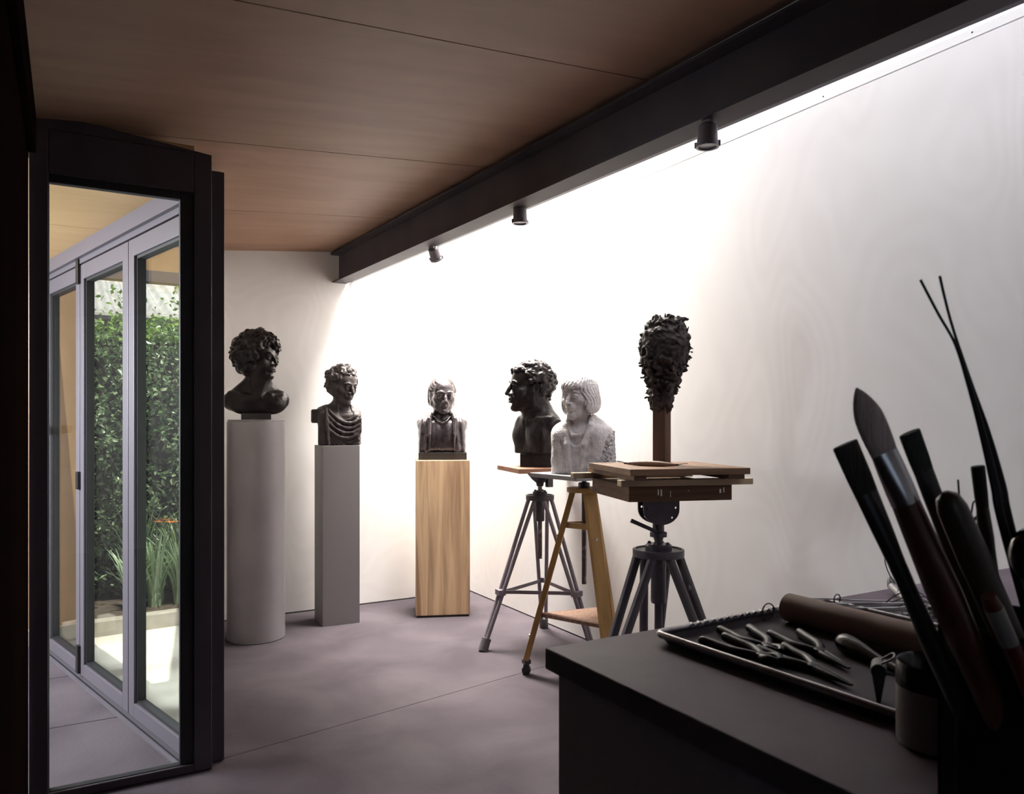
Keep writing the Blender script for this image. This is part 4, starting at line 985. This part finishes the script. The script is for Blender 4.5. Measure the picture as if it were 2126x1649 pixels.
for zz, nm in ((0.775, 'cross_rail'),):
    b = MB(); u = (tz-zz)/(tz-0.078); Q = [q[0].lerp(q[1], u) for q in tops]
    for i in range(3): b.bar(Q[i]*0.96+Vector((0, 0, zz*0.04)), Q[(i+1) % 3]*0.96+Vector((0, 0, zz*0.04)), 0.020, 0.028)
    b.build(nm, M['oak'], t, bevel=0.002)
zz = 0.318; u = (tz-zz)/(tz-0.078); Q = [q[0].lerp(q[1], u) for q in tops]
Q = [(p.x*1.02, p.y*1.02) for p in Q]
Q = sorted(Q, key=lambda p: math.atan2(p[1], p[0]))
b = MB(); b.prism(Q, zz-0.018, zz); b.build('shelf', M['shelf'], t, bevel=0.002)
b = MB(); b.cyl((0, 0, 0.475), (0, 0, 1.018), 0.0125, n=14); b.build('threaded_rod', M['rod'], t, 40)
b = MB(); b.lathe([(0.020, 0.968), (0.030, 0.972), (0.030, 0.990), (0.020, 0.994)], 16); b.build('collar', M['tripod_dark'], t, 40)
sl = at(1200, 984, 3.94)
o = MB().box((0, 0, 0.011), (0.385, 0.385, 0.022)).build('turntable_slab', M['slab'], bevel=0.002)
o.location = (WC.x-0.01, WC.y, 1.018); o.rotation_euler = (0, 0, math.radians(4)); tag(o, 'flat grey slab under the pale stone bust', 'slab')

# ------------------------------------------------------------------ big stand with the stacked boards and the clay head
SC = at(1367, 877, 3.14); SC.z = 0
t = thing('modelling_stand', 'dark heavy cast-iron tripod stand under the stacked boards and clay head', 'stand', SC)
lf = Vector((SC.x-0.372, SC.y+0.02, 0)); feet = around(SC, lf)
tripod(t, 0.785, 0.104, feet, 0.0185, M['tripod_dark'], M['tripod_dark'], 0.93, 0.36, None, 0.034, sleeve=(0.031, 0.565), mleg2=M['tripod_paint'])
swivel_head(t, 0.885, 0.990, 0.152, M['tripod_dark'], -YAW+0.18)
b = MB(); b.lathe([(0.020, 0.822), (0.020, 0.832), (0.035, 0.834), (0.035, 0.852), (0.024, 0.856), (0.024, 0.885), (0.0, 0.885)], 12); b.build('collar', M['tripod_dark'], t, 30)
a = at(1310, 1081, 3.10)-SC; c = at(1362, 1104, 3.10)-SC
b = MB(); b.tube([c, a], [0.0075, 0.0085], 12); b.build('lever', M['tripod_dark'], t, 40)
BA = -YAW+math.radians(12.5); BX = RT*math.cos(math.radians(12.5))+FW*math.sin(math.radians(12.5)); BY = Vector((-BX.y, BX.x, 0))
BC = at(1309, 975, 2.86); BC.z = 0; BC = BC+BX*0.245+BY*0.245
def board(name, ox, oy, z0, sx, sy, h, m, label, cat='board', bev=0.002, rot=0.0):
    o = MB().box((0, 0, h/2), (sx, sy, h)).build(name, m, bevel=bev); p = BC+BX*ox+BY*oy
    o.location = (p.x, p.y, z0); o.rotation_euler = (0, 0, math.atan2(BX.y, BX.x)+rot); return tag(o, label, cat)
blk = board('timber_block', -0.005, 0.055, 0.9940, 0.43, 0.44, 0.062, M['block'], 'thick rough timber block with paint marks, lowest of the stack on the dark tripod')
board('batten', 0.015, -0.165, 1.0560, 0.55, 0.045, 0.024, M['pine'], 'pale pine batten along the front of the board stack')
board('batten', -0.03, 0.285, 1.0560, 0.56, 0.045, 0.024, M['pine'], 'pine batten at the back of the stack, its end sticking out beside the grey slab')
board('spacer_strip', -0.200, 0.05, 1.0800, 0.05, 0.56, 0.020, M['board'], 'plywood spacer strip under the left edge of the top board')
board('spacer_strip', 0.200, 0.06, 1.0800, 0.07, 0.56, 0.020, M['board'], 'plywood spacer strip under the right edge of the top board')
board('top_board', 0.0, 0.0, 1.1000, 0.49, 0.49, 0.025, M['board'], 'square plywood board on top of the stack, carrying the clay head')
# smears of white paint on its front edge
for x, w, z, h in ((-0.095, 0.005, 0.036, 0.022), (-0.083, 0.006, 0.034, 0.026), (-0.045, 0.002, 0.028, 0.024), (0.165, 0.007, 0.036, 0.016), (0.180, 0.004, 0.040, 0.020), (0.030, 0.003, 0.040, 0.004)):
    MB().box((x, -0.2203, z), (w, 0.0008, h)).build('paint_smear', M['white'], blk)
# modelling tool with wire loops at both ends
ta, tb = at(1281, 964.5, 3.14), at(1426, 968.3, 2.97); ta.z = tb.z = 1.138; mid = (ta+tb)/2; ax = (tb-ta).normalized(); L2 = (tb-ta).length/2
t = thing('modelling_tool', 'spindle-shaped wooden modelling tool with wire loop ends on the top board', 'tool', mid, math.atan2(ax.y, ax.x))
b = MB(); n = 14
b.tube([(-L2*0.74+2*L2*0.74*i/n, 0, -0.004+0.002*math.sin(PI*i/n)) for i in range(n+1)], [0.0035+0.0085*math.sin(PI*i/n)**0.8 for i in range(n+1)], 14); b.build('handle', M['spindle'], t, 60)
for q in (-1, 1):
    b = MB(); b.tube([(q*L2*0.70, 0, -0.003), (q*L2*0.78, 0, -0.003)], 0.0045, 10); b.build('ferrule', M['ferrule_dark'], t, 40)
    b = MB(); P = [(q*L2*0.77, 0.003, -0.003), (q*L2*0.87, 0.013, 0.001), (q*L2*0.99, 0.010, 0.003), (q*L2*1.0, -0.006, 0.003), (q*L2*0.87, -0.012, 0.001), (q*L2*0.77, -0.003, -0.003)]
    b.tube(catmull(P, 6), 0.0014, 6); b.build('wire_loop', M['wire'], t, 60)

# clay head built up on a post
HC = at(1374, 966, 3.20); k6 = 3.20/1600
t = thing('clay_head', 'unfinished head of lumpy dark clay modelled on a square wooden post', 'sculpture', (HC.x, HC.y, 1.1252), -YAW)
b = MB(); b.box((0, 0, 0.16), (0.056, 0.056, 0.32), math.radians(52)); b.build('post', M['post'], t, bevel=0.002)
C = Clay((-0.18, -0.18, 0.12), (0.18, 0.18, 0.68), 0.0045)
C.ell((0.012, 0, 0.480), (0.090, 0.094, 0.128), 0.03); C.cap((-0.002, 0, 0.225), (0.006, 0, 0.36), 0.028, 0.058, 0.03); C.ell((0.014, 0, 0.50), (0.094, 0.098, 0.09), 0.03)
r = np.random.default_rng(21)
for i in range(330):
    z = r.uniform(-0.255, 0.125); a = r.uniform(0, 2*PI); u = z if z > -0.02 else z
    rr = 0.095*math.sqrt(max(0.0, 1-(z/0.135)**2)) if z > 0 else 0.095-0.068*(-z/0.255)**1.2
    p = np.array([0.012+0.06*min(z, 0)+rr*math.cos(a), rr*math.sin(a)*1.02, 0.485+z]); q = r.uniform(0.006, 0.0155)
    C.ell(tuple(p), (q*r.uniform(.7, 1.5), q*r.uniform(.7, 1.5), q*r.uniform(.7, 1.7)), 0.005)
    if r.uniform() < 0.30:                                                      # torn flakes that stand off the surface
        d = p-np.array([0.012, 0, p[2]]); d /= np.linalg.norm(d)+1e-6
        C.cap(tuple(p), tuple(p+d*r.uniform(0.012, 0.026)+np.array([0, 0, r.uniform(-0.012, 0.016)])), 0.0055, 0.0035, 0.004)
for px_, pz in ((1331, 704), (1329, 733), (1428, 663), (1429, 752), (1381, 652)):
    p = np.array([(px_-1374)*k6, 0, EYE-(pz-877)*k6-1.1252]); C.cap(tuple(p*np.array([0.75, 1, 1])+np.array([0, 0, 0.0 if pz > 655 else -0.02])), tuple(p), 0.011, 0.004, 0.006)
C.disp(lambda x, y, z: 0.004*noise3(x, y, z, 160)+0.004*noise3(x, y, z, 85, 0.7))
C.mesh('clay', M['clay'], t)

# ------------------------------------------------------------------ the workbench in the foreground and the things on it
TZ = 0.85
t = thing('workbench', 'dark grey workbench along the right wall in front', 'workbench', (1.74, 0.5, 0))
b = MB(); b.span((0.823-1.74, -0.45-0.5, TZ-0.042), (RIGHT_X-0.004-1.74, 1.300-0.5, TZ)); b.build('worktop', M['bench_top'], t, bevel=0.003)
b = MB(); b.span((0.845-1.74, -0.44-0.5, 0.0), (0.867-1.74, 1.284-0.5, TZ-0.042)); b.build('side_panel', M['bench'], t, bevel=0.002)
b = MB(); b.span((0.867-1.74, 1.262-0.5, 0.0), (2.60-1.74, 1.284-0.5, TZ-0.042)); b.build('end_panel', M['bench'], t, bevel=0.002)
b = MB(); b.span((2.60-1.74, -0.44-0.5, 0.0), (2.622-1.74, 1.284-0.5, TZ-0.042)); b.build('side_panel', M['bench'], t)
b = MB(); b.span((0.867-1.74, -0.44-0.5, 0.0), (2.60-1.74, -0.42-0.5, TZ-0.042)); b.build('back_panel', M['bench'], t)

# baking-tray with a rolled rim
TR = (1.318, 0.962); TW, TL = 0.54, 0.53; TA = math.radians(2.0)
t = thing('metal_tray', 'grey metal tray with a rolled shiny rim, holding pliers', 'tray', (TR[0], TR[1], TZ), TA)
b = MB(); b.box((0, 0, 0.003), (TW-0.03, TL-0.03, 0.004))
def ring(w, l, z): return [(-w/2, -l/2, z), (w/2, -l/2, z), (w/2, l/2, z), (-w/2, l/2, z)]
vs = ring(TW-0.03, TL-0.03, 0.003)+ring(TW-0.004, TL-0.004, 0.019); b.add(vs, [(i, (i+1) % 4, 4+(i+1) % 4, 4+i) for i in range(4)])
b.build('tray_floor', M['tray'], t)
b = MB(); P = []
for cx, cy, a0 in ((TW/2-0.02, TL/2-0.02, 0), (-TW/2+0.02, TL/2-0.02, 1), (-TW/2+0.02, -TL/2+0.02, 2), (TW/2-0.02, -TL/2+0.02, 3)):
    for k in range(5): a = (a0+k/4)*PI/2; P.append((cx+0.02*math.cos(a), cy+0.02*math.sin(a), 0.0195))
P.append(P[0]); b.tube(P, 0.0072, 12, cap=False); b.build('rim', M['tray_rim'], t, 60)
b = MB()
for k in range(15):
    x = -TW/2+0.10+k*0.0215; b.tube([(x-0.006, TL/2-0.010, 0.0245), (x+0.006, TL/2+0.008, 0.0225)], 0.0042, 8)
b.build('wire_wrap', M['tray_rim'], t, 60)

# rolled card tube with a ring in its end
RX = 1.392
t = thing('cardboard_roll', 'long brown cardboard roll lying along the tray', 'roll', (RX, 0.95, TZ+0.0375))
b = MB(); n = 6
b.tube([(0, 0.235, 0), (0, 0.2325, 0), (0, -0.22, 0), (0, -0.2225, 0)], [0.0285, 0.031, 0.031, 0.0285], 36, cap=True); b.build('tube', M['card'], t, 30)
t = thing('wire_ring', 'loose bent wire ring at the far end of the cardboard roll', 'ring', on(1597, 1272, TZ+0.022))
b = MB(); P = [(0.019*math.cos(a), 0.003*math.sin(a)+0.004*a/6.3, 0.0+0.0195*math.sin(a)) for a in [k*2*PI/28 for k in range(31)]]; b.tube(P, 0.0016, 8); b.build('wire', M['wire'], t, 60)

# pliers
def pliers(kind, piv, nose_dir, label, z=0.8555, spread=1.0, hl=0.135):
    t = thing('pliers', label, 'pliers', (piv.x, piv.y, z), math.atan2(nose_dir.y, nose_dir.x)-PI/2, group='pliers in the tray')
    for q in (-1, 1):
        P = [(-q*0.004, 0.006, 0.008), (q*0.009, -0.014, 0.008), (q*0.022*spread, -0.045, 0.008), (q*0.025*spread, -0.085, 0.0085), (q*0.030*spread, -hl, 0.010)]
        c = catmull(P, 6); b = MB(); m = len(c)
        b.tube(c, [0.0062+0.0034*min(1, i/9)-(0.003 if i > m-2 else 0) for i in range(m)], 10); b.build('handle', M['tool_steel'], t, 60)
        b = MB()
        if kind == 'needle':
            b.tube([(q*0.0045, 0.002, 0.008), (q*0.0055, 0.020, 0.008), (q*0.0042, 0.05, 0.008), (q*0.0018, 0.092, 0.007)], [0.0075, 0.0072, 0.0050, 0.0017], 10)
        else:
            b.tube([(q*0.0045, 0.0, 0.008), (q*0.012, 0.016, 0.009), (q*0.013, 0.028, 0.011), (q*0.004, 0.040, 0.012)], [0.0075, 0.0095, 0.0095, 0.005], 10)
        b.build('jaw', M['tool_steel'], t, 60)
    b = MB(); b.lathe([(0.0, 0.0), (0.0115, 0.0), (0.012, 0.002), (0.012, 0.0145), (0.007, 0.0165), (0.0, 0.0165)], 18); b.build('pivot', M['tool_steel'], t, 40)
    return t
def plier_px(kind, hu, hv, pu, pv, label, z=0.8555, spread=1.0, hl=0.135):
    a = on(hu, hv, z+0.006); p = on(pu, pv, z+0.006); pliers(kind, p, p-a, label, z, spread, hl)
plier_px('nipper', 1521, 1307, 1594, 1346, 'end nippers with splayed handles, farthest left pliers in the tray', spread=1.15)
plier_px('nipper', 1494, 1334, 1583, 1366, 'end nippers nearest the tray corner, head against the other nippers', z=0.8565)
plier_px('needle', 1637, 1322, 1703, 1357, 'needle-nose pliers beside the cardboard roll', spread=1.1)
plier_px('needle', 1634, 1364, 1690, 1389, 'needle-nose pliers nearest the front rim of the tray', spread=1.0, hl=0.125)

# knife-like tool with a gourd-shaped handle
ga, gb = on(1752, 1336, TZ+0.022), on(1885, 1394, TZ+0.022); gd = (gb-ga)
t = thing('hand_tool', 'hand tool with a bulbous dark handle lying in the tray beside the roll', 'tool', (ga.x, ga.y, TZ+0.005), math.atan2(gd.y, gd.x)); L = gd.length
b = MB(); b.tube([(-0.016+L*u, 0, 0.0195-0.010*u) for u in (0, 0.03, 0.10, 0.22, 0.38, 0.55, 0.75, 0.95)], [0.006, 0.0135, 0.0185, 0.0195, 0.0168, 0.0125, 0.0090, 0.0075], 20); b.build('handle', M['dark_handle'], t, 60)
b = MB(); b.tube([(L*0.90, 0, 0.0095), (L*1.3, 0.0, 0.009), (L*1.7, 0, 0.008)], [0.005, 0.006, 0.002], 12, flat=0.5); b.build('blade', M['tool_steel'], t, 60)
ca = on(1833, 1458, TZ+0.004)
t = thing('bulldog_clip', 'small dark metal clip standing in the tray by the mug', 'clip', (ca.x, ca.y, TZ+0.0052), 0.6)
b = MB(); b.bar((0, 0.006, 0.0), (0, 0.006, 0.052), 0.034, 0.006, (0, 1, 0), 0.040, 0.022); b.tube([(-0.021, 0.006, 0.052), (0.021, 0.006, 0.052)], 0.012, 16); b.build('jaws', M['black_handle'], t, bevel=0.002)
b = MB(); b.tube(catmull([(-0.012, 0.006, 0.060), (-0.015, -0.014, 0.074), (0.015, -0.014, 0.074), (0.012, 0.006, 0.060)], 6), 0.0018, 8); b.build('lever', M['wire'], t, 60)

# coils of wire and loop tools heaped behind the roll
cw = on(1800, 1262, TZ+0.02)
t = thing('wire_coil', 'long flattened coil of steel wire heaped behind the cardboard roll', 'wire', (cw.x, cw.y, TZ))
b = MB(); r = np.random.default_rng(4)
for k in range(9):
    L = 0.135*r.uniform(0.85, 1.1); w = 0.022*r.uniform(0.6, 1.3); ox, oy = r.normal()*0.006, r.normal()*0.006; z0 = 0.005+0.0035*k; ph = r.uniform(0, 6)
    P = [(ox+L*math.cos(a)*0.87+w*math.sin(a)*0.5, oy-L*math.cos(a)*0.5+w*math.sin(a)*0.87, z0+0.004*math.sin(2*a+ph)) for a in [j*2*PI/26 for j in range(27)]]
    b.tube(P, 0.0018, 6, cap=False)
b.build('loops', M['bright_wire'], t, 60)
b = MB(); e = on(1738, 1244, TZ+0.035)-Vector((cw.x, cw.y, TZ)); P = [e+Vector((0.011*math.cos(a), 0, 0.011*math.sin(a))) for a in [-0.8+k*5.2/16 for k in range(17)]]+[Vector((0.03, -0.02, 0.03))]; b.tube(P, 0.0016, 6); b.build('eye', M['wire'], t, 60)
t = thing('wire_tangle', 'dark tangle of thin wire loops in front of the loop tool', 'wire', on(1868, 1268, TZ+0.002))
b = MB()
for k in range(8):
    c = r.normal(size=2)*0.020; R0 = r.uniform(0.016, 0.040); ph = r.uniform(0, 6); tl = r.uniform(-0.9, 0.9); z0 = 0.004
    P = []
    for j in range(19):
        a = ph+j*2*PI/18*0.93; zz = R0*math.sin(a)*math.sin(tl); P.append((c[0]+R0*math.cos(a)*1.2, c[1]+R0*math.sin(a)*math.cos(tl), z0+zz+abs(R0*math.sin(tl))))
    b.tube(P, 0.0015, 6)
for pu, pv in ((1925, 1240), (1905, 1300), (1880, 1295)):
    q = on(pu, pv, TZ+0.03 if pv < 1270 else TZ+0.004)-on(1868, 1268, TZ+0.002); b.tube(catmull([(0, 0, 0.02), q*0.5+Vector((0.01, 0.01, 0.015)), q], 6), 0.0015, 6)
b.build('loops', M['wire'], t, 60)
lo, hi = on(1938, 1300, TZ+0.008), at(1852, 1218, 2.02)
t = thing('loop_tool', 'pale-handled loop tool leaning up from the wire heap with its loop raised', 'tool', (lo.x, lo.y, TZ)); o0 = Vector((lo.x, lo.y, TZ))
d = (hi-lo).normalized()
b = MB(); b.tube([lo-o0, lo.lerp(hi, 0.5)-o0, hi-o0], [0.006, 0.009, 0.0105], 14); b.build('handle', M['bright_wire'], t, 60)
f2 = at(1847, 1197, 2.04); b = MB(); b.tube([hi-o0, hi.lerp(f2, 0.5)-o0, f2-o0], [0.0115, 0.0095, 0.0035], 14); b.build('ferrule', M['ferrule_dark'], t, 60)
P = [at(u, v, 2.04)-o0 for u, v in ((1848, 1196), (1841, 1180), (1837, 1163), (1841, 1152), (1845, 1153), (1846, 1172), (1852, 1190), (1872, 1218), (1890, 1240))]
b = MB(); b.tube(catmull(P, 5), 0.0016, 6); b.build('wire_loop', M['wire'], t, 60)
ka, kb = on(1885, 1243, TZ+0.014), on(1958, 1268, TZ+0.012)
t = thing('knife', 'black-handled knife lying beyond the wire heap', 'knife', ka, math.atan2((kb-ka).y, (kb-ka).x)); L = (kb-ka).length
b = MB(); b.tube([(L*0.3, 0, -0.004), (L*0.4, 0, -0.003), (L, 0, -0.002)], [0.007, 0.011, 0.011], 12, flat=0.7); b.build('handle', M['black_handle'], t, 60)
b = MB(); b.tube([(L*0.32, 0, -0.004), (L*0.1, 0.0, -0.002), (-L*0.25, 0, 0.0)], [0.006, 0.007, 0.001], 10, flat=0.2); b.build('blade', M['tool_steel'], t, 60)
jb = on(1948, 1284, TZ+0.0)
t = thing('plaster_lump', 'small rounded pale lump on the bench just beyond the black tin', 'lump', (jb.x+0.01, jb.y, TZ))
b = MB(); b.lathe([(0.012, 0.0), (0.017, 0.004), (0.019, 0.016), (0.014, 0.027), (0.0, 0.030)], 16); b.build('lump', M['mug_white'], t, 60)

# mug, black at the top and pale below
mc = at(1950, 1500, 1.072)
t = thing('mug', 'pale mug with a black dipped rim in front of the tray', 'mug', (mc.x, mc.y, TZ+0.0005))
b = MB(); b.lathe([(0.046, 0.0), (0.0535, 0.003), (0.0545, 0.010), (0.0545, 0.082)], 48, cap=False)
b.add([(0.046*math.cos(2*PI*k/48), 0.046*math.sin(2*PI*k/48), 0.0) for k in range(48)], [tuple(range(47, -1, -1))]); b.build('body', M['mug_white'], t, 50)
b = MB(); b.lathe([(0.0545, 0.082), (0.0550, 0.112), (0.0535, 0.1155), (0.0508, 0.113), (0.0500, 0.02), (0.0, 0.016)], 48, cap=False); b.build('rim', M['mug_black'], t, 50)

# black tin with the brushes
bk = on(1944, 1660, TZ)
BINX, BINY, BW = bk.x+0.003, bk.y, 0.150
t = thing('brush_tin', 'tall black square tin holding brushes on the front of the bench', 'tin', (BINX+BW/2, BINY-BW/2, TZ+0.0005)); BH = 0.212; w = BW/2; th = 0.003
b = MB()
b.span((-w, -w, 0), (w, w, th))
for q in (-1, 1):
    b.span((q*w, -w, 0), (q*(w-th), w, BH)); b.span((-w, q*w, 0), (w, q*(w-th), BH))
b.build('walls', M['tin'], t)
b = MB(); P = []
for cx, cy, a0 in ((w-0.006, w-0.006, 0), (-w+0.006, w-0.006, 1), (-w+0.006, -w+0.006, 2), (w-0.006, -w+0.006, 3)):
    for k in range(4): a = (a0+k/3)*PI/2; P.append((cx+0.0075*math.cos(a), cy+0.0075*math.sin(a), BH))
P.append(P[0]); b.tube(P, 0.0028, 8, cap=False); b.build('rolled_rim', M['tin'], t, 60)
b = MB(); b.tube([(-w-0.001, w-0.022, 0.005), (-w-0.001, w-0.022, BH-0.006)], 0.0022, 8); b.build('seam', M['tin'], t, 60)

def tin_pt(fx, fy, z=0.012): return Vector((BINX+BW*fx, BINY-BW*fy, TZ+z))
def rod_dir(tip, foot): return (tip-foot).normalized()
def brush(tip, foot, label, w0, flat, bl, fl, mb, mf, mh, hr, point=False, cap_=None):
    """flat brush from foot (in the tin) up to tip; bl bristle length, fl ferrule length"""
    L = (tip-foot).length; z = (tip-foot).normalized()
    t = thing('paintbrush', label, 'paintbrush', foot, group=None)
    x = z.cross(FW).normalized()                                    # broad side turned to the room
    S_ = lambda u: z*u
    up_ = z.cross(x)
    def seg(us, rs, fl_, m, name):
        b = MB(); b.tube([S_(u) for u in us], rs, 16, flat=fl_, upv=up_.cross(z).cross(z) if False else FW); b.build(name, m, t, 50)
    a = L-bl; c = a-fl
    if point: seg([a-0.004]+[a+bl*k/12 for k in range(1, 13)], [w0*0.92]+[w0*(0.94+0.10*math.sin(PI*min(1, k/9))-0.86*max(0, (k-6)/6)**2.2) for k in range(1, 13)], flat, mb, 'bristles')
    else: seg([a-0.004, a+bl*0.3, L-0.002, L], [w0*0.92, w0, w0*1.04, w0*0.98], flat, mb, 'bristles')
    seg([c, c+fl*0.25, c+fl*0.6, a], [hr*1.02, hr*1.04, (hr+w0)/2, w0*0.93], [1.0, 0.95, (1+flat)/2, flat], mf, 'ferrule')
    seg([0, c*0.3, c*0.7, c+0.002], [hr*0.7, hr*1.0, hr*1.25, hr], 1.0, mh, 'handle')
    return t
brush(at(1754, 922, 0.90), tin_pt(0.30, 0.30), 'flat dark-bristled brush leaning farthest left in the tin', 0.0150, 0.35, 0.062, 0.120, M['bristle_dark'], M['ferrule_dark'], M['black_handle'], 0.0095)
brush(at(1778, 806, 0.86), tin_pt(0.35, 0.55), 'big brush with pale pointed bristles and a dark red handle', 0.0165, 0.42, 0.078, 0.062, M['bristle_pale'], M['ferrule'], M['red_handle'], 0.0150, point=True)
brush(at(1888, 898, 0.88), tin_pt(0.80, 0.35), 'flat dark-bristled brush between the pale brush and the thick handle', 0.0125, 0.40, 0.048, 0.075, M['bristle_dark'], M['ferrule_dark'], M['brush_wood'], 0.0100)
brush(at(2030, 968, 0.92), tin_pt(0.72, 0.20), 'small dark round-tipped brush upright at the right of the tin', 0.0078, 0.75, 0.050, 0.050, M['bristle_dark'], M['brush_wood'], M['black_handle'], 0.0085, point=False)
# thick wooden handle standing end up
tp, ft = at(1962, 1022, 0.84), tin_pt(0.62, 0.75)
t = thing('tool_handle', 'thick rounded brown tool handle standing end up among the brushes', 'tool', ft); z = (tp-ft)
b = MB(); b.tube([z*u for u in (0, 0.35, 0.8, 0.95, 0.985, 1.0)], [0.012, 0.015, 0.0165, 0.0155, 0.012, 0.004], 20); b.build('handle', M['brush_wood'], t, 60)
# long springy steel tongs
def P_(L, t_): return [at(u, v, t_) for u, v in L]
t = thing('steel_tongs', 'pair of long thin steel prongs crossing high above the tin', 'tongs', tin_pt(0.85, 0.6)); o0 = tin_pt(0.85, 0.6)
A = P_([(1911, 581), (1947, 650), (1984, 716), (2012, 800), (2040, 900), (2066, 1010), (2090, 1120)], 0.88)+[tin_pt(0.85, 0.6)]
B = P_([(1951, 573), (1968, 645), (1989, 716), (2016, 800), (2050, 900), (2080, 1010), (2104, 1120)], 0.885)+[tin_pt(0.90, 0.6)]
for Q in (A, B):
    c = catmull([q-o0 for q in Q], 6); m = len(c); b = MB(); b.tube(c, [0.0017+0.0038*min(1, max(0, (i/m-0.25)/0.45)) for i in range(m)], 10, flat=0.45, upv=FW); b.build('prong', M['tool_steel'], t, 60)
# red and white marker
tp, ft = at(2052, 1238, 0.80), tin_pt(0.45, 0.85)
t = thing('marker_pen', 'red marker with a white band standing in the tin', 'pen', ft); z = tp-ft
b = MB(); b.tube([z*0, z*0.80], 0.009, 16); b.build('barrel', M['red_cap'], t, 40)
b = MB(); b.tube([z*0.80, z*0.95], 0.0093, 16); b.build('band', M['mug_white'], t, 40)
b = MB(); b.tube([z*0.95, z*1.0], [0.009, 0.007], 16); b.build('end_cap', M['red_cap'], t, 40)
# round-headed dark tool at the frame's edge and a wire clay tool behind the brushes
tp, ft = at(2140, 1150, 0.86), tin_pt(0.92, 0.85)
t = thing('round_headed_tool', 'dark tool with a round shiny head at the right edge of the tin', 'tool', ft)
b = MB(); b.tube([Vector((0, 0, 0)), tp-ft], 0.008, 14); b.build('handle', M['black_handle'], t, 60)
b = MB(); b.ball(tp-ft, (0.028, 0.020, 0.030), 18); b.build('head', M['mug_black'], t, 60)
tp, ft = at(2020, 1092, 0.97), tin_pt(0.55, 0.12)
t = thing('ribbon_tool', 'wire ribbon tool with small loops behind the upright brush', 'tool', ft)
b = MB(); b.tube([Vector((0, 0, 0)), tp-ft], [0.007, 0.005], 12); b.build('handle', M['black_handle'], t, 60)
b = MB(); L = [(2014, 1086), (2018, 1058), (2022, 1042), (2034, 1046), (2036, 1060), (2024, 1078), (2012, 1090)]; b.tube(catmull([at(u, v, 0.97)-ft for u, v in L], 5), 0.0012, 6)
L = [(2004, 1094), (2030, 1072), (2042, 1052)]; b.tube(catmull([at(u, v, 0.968)-ft for u, v in L], 5), 0.0022, 6); b.build('wire_loop', M['wire'], t, 60)
tp, ft = at(1989, 996, 0.99), tin_pt(0.40, 0.10)
t = thing('thin_rod', 'thin dark rod standing at the back of the tin', 'rod', ft)
b = MB(); b.tube([Vector((0, 0, 0)), tp-ft], [0.003, 0.0012], 10); b.build('rod', M['black_handle'], t, 60)
